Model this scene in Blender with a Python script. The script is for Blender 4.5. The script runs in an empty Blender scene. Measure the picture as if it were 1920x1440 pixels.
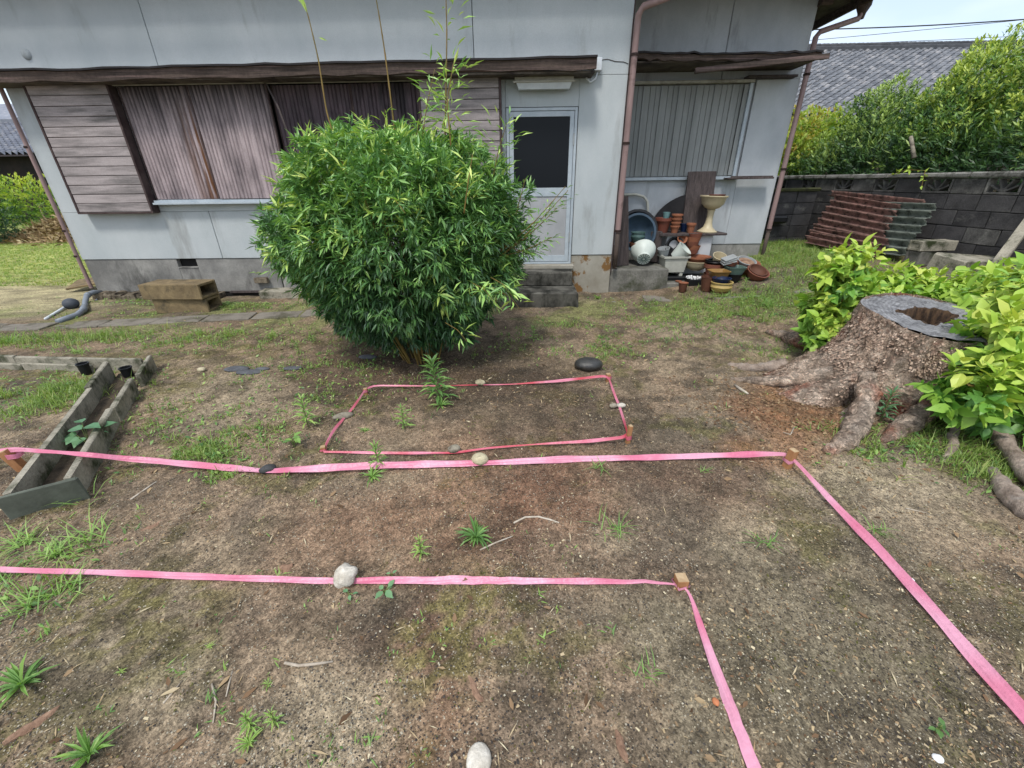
import bpy, math, random
import numpy as np
from mathutils import Vector, Matrix, Euler
random.seed(7); rng = np.random.default_rng(7)
D = bpy.data; SC = bpy.context.scene; COL = SC.collection
R_ = math.radians

# ------------------------------------------------------------ camera, sky, sun, exposure
F, PITCH, ROLL, YAW, H = 780.0, R_(26), R_(.75), R_(1.2), 1.56
def _rx(a): c, s = math.cos(a), math.sin(a); return np.array([[1,0,0],[0,c,-s],[0,s,c]])
def _rz(a): c, s = math.cos(a), math.sin(a); return np.array([[c,-s,0],[s,c,0],[0,0,1]])
RM = _rz(YAW) @ _rx(math.pi/2-PITCH) @ _rz(-ROLL)
EYE = np.array([0, 0, H])
cam = D.cameras.new('camera'); co = D.objects.new('camera', cam); COL.objects.link(co)
cam.sensor_width = 36; cam.lens = F/1920*36; cam.clip_start = .05; cam.clip_end = 2000
co.matrix_world = Matrix.Translation((0, 0, H)) @ Matrix([list(r) for r in RM]).to_4x4()
SC.camera = co
SUN_EL, SUN_AZ = 60, 200     # degrees; azimuth of the sun measured from +Y clockwise
w = D.worlds.new('World'); SC.world = w; w.use_nodes = True
nt = w.node_tree; nt.nodes.clear()
def N(nt, t, **k):
    n = nt.nodes.new(t)
    for a, b in k.items(): setattr(n, a, b)
    return n
wo = N(nt, 'ShaderNodeOutputWorld'); bg = N(nt, 'ShaderNodeBackground'); bg.inputs[1].default_value = .14
sky = N(nt, 'ShaderNodeTexSky', sky_type='NISHITA', sun_disc=False)
sky.sun_elevation = R_(SUN_EL); sky.sun_rotation = R_(SUN_AZ); sky.dust_density = 1.5; sky.air_density = 1.0
tc = N(nt, 'ShaderNodeTexCoord'); mp = N(nt, 'ShaderNodeMapping'); mp.inputs['Scale'].default_value = (1, 1, 2.6)
no = N(nt, 'ShaderNodeTexNoise'); no.inputs['Scale'].default_value = 2.2; no.inputs['Detail'].default_value = 5
mr = N(nt, 'ShaderNodeMapRange'); mr.inputs[1].default_value = .36; mr.inputs[2].default_value = .62
mr.inputs[3].default_value = .35; mr.inputs[4].default_value = .85
mx = N(nt, 'ShaderNodeMix', data_type='RGBA'); mx.inputs['B'].default_value = (5.6, 6.0, 6.6, 1)
L = nt.links.new
L(tc.outputs['Generated'], mp.inputs[0]); L(mp.outputs[0], no.inputs['Vector']); L(no.outputs[0], mr.inputs[0])
L(mr.outputs[0], mx.inputs['Factor']); L(sky.outputs[0], mx.inputs['A']); L(mx.outputs['Result'], bg.inputs[0]); L(bg.outputs[0], wo.inputs[0])
sl = D.lights.new('sun', 'SUN'); sl.energy = 1.8; sl.angle = R_(11); sl.color = (1, .96, .9)
so = D.objects.new('sun', sl); COL.objects.link(so)
sv = Vector((math.sin(R_(SUN_AZ))*math.cos(R_(SUN_EL)), math.cos(R_(SUN_AZ))*math.cos(R_(SUN_EL)), math.sin(R_(SUN_EL))))
so.rotation_euler = sv.to_track_quat('Z', 'Y').to_euler()
SC.view_settings.view_transform = 'Standard'; SC.view_settings.look = 'None'
SC.view_settings.exposure = 0.62; SC.view_settings.gamma = 1; SC.view_settings.use_curve_mapping = False
SC.render.engine = 'CYCLES'

# ------------------------------------------------------------ where a seen point lies in the yard
def ray(px, py): return RM @ np.array([(px-960)/F, -(py-720)/F, -1])
def sstep(t): t = np.clip(t, 0, 1); return t*t*(3-2*t)
def hill(x, y):
    s = .85*(x-1.6) + .25*(y-5)
    return .45*sstep(s/3.8) * sstep((y-.6)/3.0)
def hz(x, y): return float(hill(np.float64(x), np.float64(y)))
def G(px, py, dz=0.0):
    d = ray(px, py); z = dz
    for _ in range(25):
        p = EYE + d*((z-H)/d[2]); z = .5*z + .5*(hz(p[0], p[1]) + dz)
    p = EYE + d*((z-H)/d[2]); return Vector(p)
def WY(px, py, Y): d = ray(px, py); return Vector(EYE + d*(Y/d[1]))

# ------------------------------------------------------------ noise
def vnoise(x, y, seed=0):
    xi = np.floor(x).astype(np.int64); yi = np.floor(y).astype(np.int64); xf = x-xi; yf = y-yi
    def h(a, b):
        n = (a*374761393 + b*668265263 + seed*974634777) & 0xffffffff
        n = ((n ^ (n >> 13))*1274126177) & 0xffffffff
        return ((n ^ (n >> 16)) & 0xffff)/65535.0
    u = xf*xf*(3-2*xf); v = yf*yf*(3-2*yf)
    return (h(xi, yi)*(1-u)+h(xi+1, yi)*u)*(1-v) + (h(xi, yi+1)*(1-u)+h(xi+1, yi+1)*u)*v
def fbm(x, y, s=1.0, o=4, seed=0):
    t = 0; a = .5; n = 0
    for k in range(o): t = t + a*vnoise(x*s, y*s, seed+k*17); n += a; a *= .5; s *= 2.03
    return t/n
def n3(p, s=1.0, seed=0):
    return (vnoise(p[..., 0]*s+p[..., 2]*s*.7, p[..., 1]*s-p[..., 2]*s*.6, seed) + vnoise(p[..., 2]*s*1.1+3, p[..., 0]*s-p[..., 1]*s*.8, seed+5))*.5

# ------------------------------------------------------------ materials
def lin(r, g, b, k=1.0):
    f = lambda v: ((v/255+.055)/1.055)**2.4 if v > 10 else v/255/12.92
    return (f(r)*k, f(g)*k, f(b)*k, 1)
def mat(name, c1, c2=None, scale=3, stretch=(1, 1, 1), c3=None, t3=.58, s3=1.5, st3=(1, 1, 1), rough=.8, bump=.25, bscale=60, spec=.3, metal=0, fine=.0, w3=.08):
    m = D.materials.new(name); m.use_nodes = True; nt = m.node_tree; L = nt.links.new
    b = nt.nodes['Principled BSDF']; b.inputs['Roughness'].default_value = rough
    b.inputs['Specular IOR Level'].default_value = spec; b.inputs['Metallic'].default_value = metal
    tc = N(nt, 'ShaderNodeTexCoord'); oi = N(nt, 'ShaderNodeObjectInfo'); ml = N(nt, 'ShaderNodeMath', operation='MULTIPLY'); ml.inputs[1].default_value = 37
    L(oi.outputs['Random'], ml.inputs[0]); va = N(nt, 'ShaderNodeVectorMath', operation='ADD'); L(tc.outputs['Object'], va.inputs[0]); L(ml.outputs[0], va.inputs[1])
    def noise(sc, st, det=6):
        mp = N(nt, 'ShaderNodeMapping'); mp.inputs['Scale'].default_value = st; L(va.outputs[0], mp.inputs[0])
        n = N(nt, 'ShaderNodeTexNoise'); n.inputs['Scale'].default_value = sc; n.inputs['Detail'].default_value = det; n.inputs['Roughness'].default_value = .65
        L(mp.outputs[0], n.inputs['Vector']); return n
    c2 = c2 or tuple(v*.7 for v in c1[:3])+(1,)
    n1 = noise(scale, stretch); r = N(nt, 'ShaderNodeMapRange'); r.inputs[1].default_value = .35; r.inputs[2].default_value = .65; L(n1.outputs[0], r.inputs[0])
    mx = N(nt, 'ShaderNodeMix', data_type='RGBA'); mx.inputs['A'].default_value = c1; mx.inputs['B'].default_value = c2; L(r.outputs[0], mx.inputs['Factor'])
    out = mx.outputs['Result']
    if c3:
        n3_ = noise(s3, st3); r3 = N(nt, 'ShaderNodeMapRange'); r3.inputs[1].default_value = t3-w3; r3.inputs[2].default_value = t3+w3; L(n3_.outputs[0], r3.inputs[0])
        m3 = N(nt, 'ShaderNodeMix', data_type='RGBA'); L(out, m3.inputs['A']); m3.inputs['B'].default_value = c3; L(r3.outputs[0], m3.inputs['Factor']); out = m3.outputs['Result']
    if bump or fine:
        nb = noise(bscale, (1, 1, 1), 4)
        if fine:
            rf = N(nt, 'ShaderNodeMapRange'); rf.inputs[1].default_value = .3; rf.inputs[2].default_value = .7; rf.inputs[3].default_value = 1-fine; rf.inputs[4].default_value = 1+fine; L(nb.outputs[0], rf.inputs[0])
            mm = N(nt, 'ShaderNodeVectorMath', operation='SCALE'); L(out, mm.inputs[0]); L(rf.outputs[0], mm.inputs['Scale']); out = mm.outputs[0]
        if bump:
            bp = N(nt, 'ShaderNodeBump'); bp.inputs['Strength'].default_value = bump; bp.inputs['Distance'].default_value = .01; L(nb.outputs[0], bp.inputs['Height']); L(bp.outputs[0], b.inputs['Normal'])
    L(out, b.inputs['Base Color']); return m
def leafmat(name, cols, rough=.45, trans=.3, spec=.4):
    m = D.materials.new(name); m.use_nodes = True; nt = m.node_tree; L = nt.links.new
    b = nt.nodes['Principled BSDF']; o = nt.nodes['Material Output']; b.inputs['Roughness'].default_value = rough; b.inputs['Specular IOR Level'].default_value = spec
    at = N(nt, 'ShaderNodeAttribute', attribute_name='rnd'); cr = N(nt, 'ShaderNodeValToRGB')
    els = cr.color_ramp.elements
    while len(els) < len(cols): els.new(.5)
    for i, c in enumerate(cols): els[i].position = i/(len(cols)-1); els[i].color = c
    L(at.outputs['Fac'], cr.inputs[0]); L(cr.outputs[0], b.inputs['Base Color'])
    tr = N(nt, 'ShaderNodeBsdfTranslucent'); mc = N(nt, 'ShaderNodeMix', data_type='RGBA', blend_type='MULTIPLY'); mc.inputs['Factor'].default_value = 1
    L(cr.outputs[0], mc.inputs['A']); mc.inputs['B'].default_value = (1.5, 1.6, .7, 1); L(mc.outputs['Result'], tr.inputs[0])
    ms = N(nt, 'ShaderNodeMixShader'); ms.inputs[0].default_value = trans; L(b.outputs[0], ms.inputs[1]); L(tr.outputs[0], ms.inputs[2]); L(ms.outputs[0], o.inputs['Surface'])
    return m

M = {}
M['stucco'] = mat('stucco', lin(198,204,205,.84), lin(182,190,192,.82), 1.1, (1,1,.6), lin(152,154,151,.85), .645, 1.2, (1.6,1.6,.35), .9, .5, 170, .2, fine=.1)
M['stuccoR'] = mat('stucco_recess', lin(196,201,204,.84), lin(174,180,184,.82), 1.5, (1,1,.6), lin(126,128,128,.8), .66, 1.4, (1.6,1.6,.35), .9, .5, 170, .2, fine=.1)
M['plinth'] = mat('plinth_render', lin(168,166,160,.8), lin(120,119,116,.8), 1.8, (1,1,1), lin(84,83,80,.8), .6, 2.2, (1.2,1.2,.5), .9, .4, 60, .2, fine=.12)
M['plinthR'] = mat('plinth_stained', lin(176,172,160,.8), lin(150,144,130,.8), 3, (1,1,1), lin(140,106,66,.7), .57, 3.2, (1,1,.8), .9, .3, 60, .2, w3=.02)
M['spall'] = mat('rough_broken_concrete', lin(150,138,118,.7), lin(90,80,66,.7), 14, (1,1,1), lin(60,52,44,.7), .6, 9, rough=.95, bump=1, bscale=30)
M['dark'] = mat('dark_void', (.008,.008,.008,1), (.012,.011,.01,1), bump=0)
M['slat'] = mat('faded_mauve_slat', lin(182,172,170,.82), lin(160,151,149,.8), 3, (.4,3,5), lin(108,104,102,.8), .55, 2.2, (.5,2,4), .8, .2, 60, fine=.1, w3=.12)
M['trim'] = mat('old_brown_trim', lin(94,80,78,.7), lin(66,50,50,.7), 5, (1,1,1), lin(110,96,92,.7), .62, 6, rough=.85)
M['fascia'] = mat('rotten_fascia_wood', lin(100,86,78,.8), lin(60,52,48,.8), 7, (.25,3,6), lin(122,102,98,.75), .6, 5, (.2,3,8), .9, .8, 25, fine=.2)
M['roofsheet'] = mat('dark_sheet_roofing', lin(44,38,38,.8), lin(26,24,25,.8), 5, rough=.6)
M['soffit'] = mat('old_soffit_board', lin(128,118,104,.6), lin(78,68,60,.6), 4, (1,1,1), lin(50,42,38,.6), .6, 5)
M['cream'] = mat('cream_painted_rail', lin(196,194,180,.7), lin(150,146,134,.7), 8, rough=.6)
M['alu'] = mat('aluminium', lin(190,200,206,.8), lin(168,180,188,.8), 6, rough=.45, bump=0, spec=.5)
M['doorpanel'] = mat('door_panel', lin(190,192,194,.72), lin(172,174,176,.72), 3, rough=.6, bump=.05)
M['seal'] = mat('dark_seal', lin(56,54,52), lin(40,40,40), bump=0)
M['pipe'] = mat('brown_downspout', lin(178,150,146,.68), lin(150,124,120,.68), 5, (1,1,.3), lin(96,74,66,.7), .68, 5, rough=.55, bump=.05, spec=.4)
M['pipeold'] = mat('weathered_downspout', lin(106,90,82,.7), lin(84,74,68,.7), 9, rough=.8)
M['bracket'] = mat('rusty_bracket', lin(60,42,36,.8), lin(40,30,28), 9)
M['lampbody'] = mat('lamp_body', lin(196,194,182,.75), lin(176,172,158,.75), 12, rough=.6)
M['lampcover'] = mat('lamp_cover', lin(214,220,222,.85), lin(196,202,206,.85), 8, rough=.35, spec=.5)
M['whitebox'] = mat('white_metal_box', lin(220,226,230,.9), lin(190,196,200,.9), 8, rough=.4)
M['step'] = mat('mossy_step_concrete', lin(120,118,110,.7), lin(80,78,72,.7), 5, (1,1,1), lin(40,40,34,.7), .52, 4, (1,1,.6), .95, .7, 40, fine=.2)
M['lowcon'] = mat('low_concrete', lin(138,136,128,.75), lin(98,96,90,.75), 4, (1,1,1), lin(72,76,56,.75), .57, 3, rough=.95, bump=.6, bscale=40, fine=.2)
M['conc'] = mat('weathered_concrete', lin(164,158,142,.88), lin(130,126,112,.86), 5, (1,1,1), lin(56,64,36,.75), .57, 5, rough=.95, bump=.7, bscale=60, fine=.25)
M['slab'] = mat('path_slab', lin(146,139,127,.75), lin(118,112,101,.75), 4, (1,1,1), lin(78,78,50,.7), .62, 4, rough=.95, bump=.5, bscale=60, fine=.18)
M['cinder'] = mat('tan_cinder_block', lin(160,140,104,.7), lin(122,106,80,.7), 6, (1,1,1), lin(86,80,66,.7), .6, 5, rough=.95, bump=.8, bscale=90, fine=.2)
M['block'] = mat('sooty_wall_block', lin(88,86,86,.85), lin(54,53,54,.85), 3.2, (1,1,1), lin(128,126,120,.7), .63, 2.6, (1,1,1.6), .95, .7, 70, fine=.25, w3=.06)
M['blocklight'] = mat('paler_wall_block', lin(120,118,114,.75), lin(64,63,62,.75), 5, (1,1,1), lin(160,158,150,.7), .62, 4, rough=.95, bump=.7, bscale=70, fine=.25)
M['coping'] = mat('coping', lin(158,156,150,.85), lin(108,106,100,.85), 6, (1,1,1), lin(58,58,50,.8), .6, 6, rough=.95, bump=.7, bscale=70, fine=.25)
M['moss'] = mat('mossy_cap', lin(98,104,60,.7), lin(70,68,50,.7), 8, rough=1, bump=1, bscale=60)
M['corrR'] = mat('red_corrugated', lin(150,112,102,.82), lin(112,88,80,.8), 5, (1,1,1), lin(58,46,40,.8), .56, 6, (1,2,3), .85, .6, 50, fine=.2)
M['corrG'] = mat('green_corrugated', lin(124,130,120,.8), lin(92,100,92,.78), 5, (1,1,1), lin(46,48,42,.8), .58, 6, (1,2,3), .85, .6, 50, fine=.2)
M['wood'] = mat('stake_wood', lin(192,142,98,.75), lin(158,110,72,.75), 18, (1,1,.15), rough=.7, bump=.2)
M['woodend'] = mat('pale_stake_wood', lin(206,180,142,.75), lin(176,146,110,.75), 18, (1,1,.15), rough=.7)
M['grey_wood'] = mat('grey_weathered_plank', lin(96,86,84,.75), lin(64,57,56,.75), 5, (6,6,.5), rough=.85, bump=.4, fine=.15)
M['black_board'] = mat('black_board', lin(44,42,44,.85), lin(30,29,31,.85), 4, rough=.7)
M['tilegrey'] = mat('grey_glazed_tile', lin(142,146,156,.75), lin(112,116,128,.75), 1.2, (1,1,1), lin(170,168,170,.75), .6, 3, rough=.45, bump=.1, spec=.5)
M['tileold'] = mat('old_grey_tile', lin(140,143,148,.72), lin(98,101,107,.72), 1.5, (1,1,1), lin(176,174,174,.75), .58, 2.0, rough=.5, bump=.2, spec=.5)
M['ridgetile'] = mat('ridge_tile', lin(92,94,98,.75), lin(66,68,72,.75), 3, rough=.6)
M['housedark'] = mat('dark_timber_wall', lin(52,42,40,.8), lin(34,30,30,.8), 3)
M['bark'] = mat('flaky_bark', lin(150,120,96,.75), lin(76,56,44,.8), 14, (1,1,.7), lin(44,34,28,.8), .53, 22, (1,1,.6), .95, 1.0, 70, fine=.3)
def barkmat():
    m = mat('flaky_bark', lin(220,200,180,.95), lin(166,142,122,.92), 9, (1,1,.7), lin(176,108,84,.85), .60, 3.2, rough=.95, bump=0, fine=.0)
    nt = m.node_tree; L = nt.links.new; b = nt.nodes['Principled BSDF']; src = b.inputs['Base Color'].links[0].from_socket
    tc = N(nt, 'ShaderNodeTexCoord'); n0 = N(nt, 'ShaderNodeTexNoise'); n0.inputs['Scale'].default_value = 14; L(tc.outputs['Object'], n0.inputs[0])
    mv = N(nt, 'ShaderNodeVectorMath', operation='MULTIPLY_ADD'); mv.inputs[1].default_value = (.09,.09,.09); L(n0.outputs['Color'], mv.inputs[0]); L(tc.outputs['Object'], mv.inputs[2])
    mp = N(nt, 'ShaderNodeMapping'); mp.inputs['Scale'].default_value = (1,1,1.7); L(mv.outputs[0], mp.inputs[0])
    v1 = N(nt, 'ShaderNodeTexVoronoi', feature='SMOOTH_F1'); v1.inputs['Scale'].default_value = 44; L(mp.outputs[0], v1.inputs['Vector'])
    v2 = N(nt, 'ShaderNodeTexVoronoi'); v2.inputs['Scale'].default_value = 30; L(mp.outputs[0], v2.inputs['Vector']); s2 = N(nt, 'ShaderNodeSeparateColor'); L(v2.outputs['Color'], s2.inputs[0])
    nf = N(nt, 'ShaderNodeTexNoise'); nf.inputs['Scale'].default_value = 55; nf.inputs['Detail'].default_value = 5; nf.inputs['Roughness'].default_value = .75; L(mp.outputs[0], nf.inputs[0])
    a = N(nt, 'ShaderNodeMapRange'); a.inputs[1].default_value = .36; a.inputs[2].default_value = .64; a.inputs[3].default_value = .55; a.inputs[4].default_value = 1.55; L(nf.outputs[0], a.inputs[0])
    c = N(nt, 'ShaderNodeMapRange'); c.inputs[3].default_value = .6; c.inputs[4].default_value = 1.4; L(s2.outputs[0], c.inputs[0])
    n4 = N(nt, 'ShaderNodeTexNoise'); n4.inputs['Scale'].default_value = 3.0; L(tc.outputs['Object'], n4.inputs[0]); d = N(nt, 'ShaderNodeMapRange'); d.inputs[1].default_value = .4; d.inputs[2].default_value = .62; d.inputs[3].default_value = .72; d.inputs[4].default_value = 1.3; L(n4.outputs[0], d.inputs[0])
    q = N(nt, 'ShaderNodeMath', operation='MULTIPLY'); L(a.outputs[0], q.inputs[0]); L(c.outputs[0], q.inputs[1]); q2 = N(nt, 'ShaderNodeMath', operation='MULTIPLY'); L(q.outputs[0], q2.inputs[0]); L(d.outputs[0], q2.inputs[1])
    sv = N(nt, 'ShaderNodeVectorMath', operation='SCALE'); L(src, sv.inputs[0]); L(q2.outputs[0], sv.inputs['Scale']); L(sv.outputs[0], b.inputs['Base Color'])
    h = N(nt, 'ShaderNodeMath', operation='ADD'); L(a.outputs[0], h.inputs[0]); L(s2.outputs[1], h.inputs[1]); bp = N(nt, 'ShaderNodeBump'); bp.inputs['Strength'].default_value = 1; bp.inputs['Distance'].default_value = .02; L(h.outputs[0], bp.inputs['Height']); L(bp.outputs[0], b.inputs['Normal'])
    return m
M['bark'] = barkmat()
M['cutwood'] = mat('grey_cut_wood', lin(160,160,162,.7), lin(112,112,114,.7), 12, rough=.85, bump=.5, bscale=80, fine=.2)
M['rotwood'] = mat('rotten_heartwood', lin(96,74,54,.7), lin(34,24,18,.8), 12, (3,3,.5), rough=.95, bump=1, bscale=40)
M['root'] = mat('grey_root', lin(170,154,140,.88), lin(118,104,92,.85), 12, (1,1,1), lin(150,140,130,.75), .6, 16, rough=.95, bump=1, bscale=60, fine=.25)
def stone(n, a, b, c=None, **k): M[n] = mat(n, a, b, 14, (1,1,1), c, .6, 9, bump=.5, bscale=80, fine=.15, **k)
stone('stone_tan', lin(204,194,162,.85), lin(168,158,130,.82), lin(110,100,84,.75))
stone('stone_grey', lin(164,156,138,.82), lin(124,118,104,.8), lin(84,74,64,.75))
stone('stone_dark', lin(84,84,84,.75), lin(60,62,64,.75), lin(110,108,100,.7))
stone('stone_black', lin(66,66,64,.7), lin(44,44,42,.7), lin(84,80,72,.7), rough=.4, spec=.6)
stone('stone_pale', lin(222,216,204,.88), lin(178,170,154,.85), lin(120,112,98,.8))
stone('stone_slate', lin(110,112,116,.75), lin(84,86,90,.75))
M['stem'] = mat('bamboo_culm', lin(150,120,64,.7), lin(116,104,50,.7), 12, (1,1,.3), rough=.6, bump=.1)
M['soil_dark'] = mat('dark_soil', lin(96,84,68,.8), lin(62,54,44,.8), 12, rough=.95, bump=.8, fine=.2)
M['twigm'] = mat('dry_twig', lin(208,198,182,.85), lin(160,146,128,.8), 20, rough=.9)
M['barkpiece'] = mat('bark_piece', lin(172,140,116,.8), lin(122,94,76,.8), 20, rough=.95, bump=.8)
def plain(n, r, g, b, k=.75, rough=.6, v=.75, **kw): M[n] = mat(n, lin(r,g,b,k), tuple(x*v for x in lin(r,g,b,k)[:3])+(1,), 9, rough=rough, bump=.12, **kw)
plain('terracotta', 176,114,84, .64, .8, .72); plain('brown_plastic', 124,72,58, .8, .5); plain('red_brown', 138,86,68, .8, .6)
plain('blue_plastic', 74,94,112, .7, .4); plain('navy', 26,42,76, .9, .3); plain('white_plastic', 214,222,214, .85, .45, .88)
plain('offwhite', 196,196,184, .8, .6, .8); plain('cream_glaze', 208,194,160, .8, .4, .85); plain('grey_green', 84,112,108, .75, .5)
plain('black_plastic', 30,31,33, .8, .45); plain('yellow_glaze', 206,178,112, .75, .35, .85); plain('ochre', 168,130,72, .7, .5)
plain('aqua', 122,160,160, .75, .5); plain('light_grey', 168,172,172, .8, .5); plain('stone_white', 240,240,238, .9, .5, .9)
plain('dark_clay', 108,70,54, .75, .7); plain('grey_box', 214,216,218, .75, .6, .9); plain('pvc', 140,148,158, .8, .35); plain('grey_ball', 78,84,92, .8, .6)
plain('plate_dark', 116,122,110, .7, .7, .6); plain('orange_pebble', 206,132,90, .8, .7)
plain('green_pot', 120,146,136, .65, .5)
# glass of the door
g = D.materials.new('dark_wired_glass'); g.use_nodes = True; gb = g.node_tree.nodes['Principled BSDF']
gb.inputs['Base Color'].default_value = (.008,.010,.013,1); gb.inputs['Roughness'].default_value = .18; gb.inputs['Specular IOR Level'].default_value = .12; M['glass'] = g
# tape
t = D.materials.new('pink_tape'); t.use_nodes = True; nt = t.node_tree; b = nt.nodes['Principled BSDF']; L = nt.links.new
b.inputs['Roughness'].default_value = .38
tcn = N(nt, 'ShaderNodeTexCoord'); nn = N(nt, 'ShaderNodeTexNoise'); nn.inputs['Scale'].default_value = 3.5; L(tcn.outputs['Object'], nn.inputs[0])
cr = N(nt, 'ShaderNodeValToRGB'); cr.color_ramp.elements[0].color = lin(226,124,154,.9); cr.color_ramp.elements[1].color = lin(238,172,196,.92)
cr.color_ramp.elements[0].position = .35; cr.color_ramp.elements[1].position = .6
L(nn.outputs[0], cr.inputs[0]); L(cr.outputs[0], b.inputs['Base Color'])
tr = N(nt, 'ShaderNodeBsdfTranslucent'); L(cr.outputs[0], tr.inputs[0]); ms = N(nt, 'ShaderNodeMixShader'); ms.inputs[0].default_value = .25
L(b.outputs[0], ms.inputs[1]); L(tr.outputs[0], ms.inputs[2]); L(ms.outputs[0], nt.nodes['Material Output'].inputs['Surface'])
n5 = N(nt, 'ShaderNodeTexNoise'); n5.inputs['Scale'].default_value = 45; L(tcn.outputs['Object'], n5.inputs[0])
bp = N(nt, 'ShaderNodeBump'); bp.inputs['Strength'].default_value = .5; bp.inputs['Distance'].default_value = .01; L(n5.outputs[0], bp.inputs['Height']); L(bp.outputs[0], b.inputs['Normal'])
M['tape'] = t
t2_ = t.copy(); t2_.name = 'red_pink_tape'; c2_ = [n for n in t2_.node_tree.nodes if n.type == 'VALTORGB'][0]; c2_.color_ramp.elements[0].color = lin(214,78,92,.9); c2_.color_ramp.elements[1].color = lin(236,146,170,.9); M['tape_red'] = t2_

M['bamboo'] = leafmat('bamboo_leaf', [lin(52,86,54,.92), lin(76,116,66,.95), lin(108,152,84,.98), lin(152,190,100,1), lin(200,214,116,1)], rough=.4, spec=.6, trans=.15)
M['shoot'] = leafmat('stump_shoot_leaf', [lin(76,124,54,.82), lin(114,164,66,.84), lin(150,190,76,.86), lin(182,208,88,.86), lin(200,208,100,.86)], trans=.2)
M['grass'] = leafmat('grass_blade', [lin(88,120,60,.82), lin(122,152,76,.82), lin(152,176,90,.82), lin(186,184,120,.8)])
M['weed'] = leafmat('weed_leaf', [lin(84,124,72,.85), lin(112,152,84,.85), lin(144,182,96,.88), lin(174,198,112,.88)])
M['weedg'] = leafmat('blue_green_weed', [lin(84,130,92,.85), lin(110,156,112,.85), lin(136,178,128,.85)])
M['podo'] = leafmat('long_leaf_evergreen', [lin(38,64,42,.85), lin(54,86,50,.85), lin(84,120,64,.85), lin(160,184,90,.88)], trans=.12)
M['podob'] = leafmat('bright_evergreen', [lin(40,70,44,.85), lin(62,98,54,.85), lin(112,150,70,.88), lin(192,206,96,.9)], trans=.15)
M['vine'] = leafmat('vine_leaf', [lin(72,110,50,.8), lin(122,156,64,.85), lin(170,190,84,.85), lin(186,160,84,.85)])
M['hedgey'] = leafmat('yellow_hedge_leaf', [lin(60,92,44,.8), lin(100,140,56,.8), lin(160,184,70,.85), lin(206,210,90,.85)])
M['darkshrub'] = leafmat('dark_shrub_leaf', [lin(34,62,40,.8), lin(50,84,50,.8), lin(70,106,60,.8)])
M['straw'] = leafmat('dry_straw', [lin(92,74,54,.8), lin(150,124,90,.8), lin(190,166,126,.8), lin(206,190,150,.8)], .9, .1, .1)
M['litter'] = leafmat('dry_litter', [lin(96,76,58,.8), lin(140,112,86,.8), lin(186,164,128,.8), lin(214,202,170,.85)], .9, .05, .1)
M['pebbles'] = leafmat('pebble_grit', [lin(58,54,52,.8), lin(104,98,90,.8), lin(140,132,116,.8), lin(190,182,162,.85)], .8, 0, .2)
M['flakes'] = leafmat('bark_flake', [lin(108,90,78,.92), lin(146,124,108,.92), lin(174,150,132,.92), lin(200,180,160,.92)], .95, 0, .1)
M['mossy'] = leafmat('moss_tuft', [lin(70,70,40,.8), lin(98,98,56,.8), lin(128,122,76,.8)], .9, .1, .1)

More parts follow.
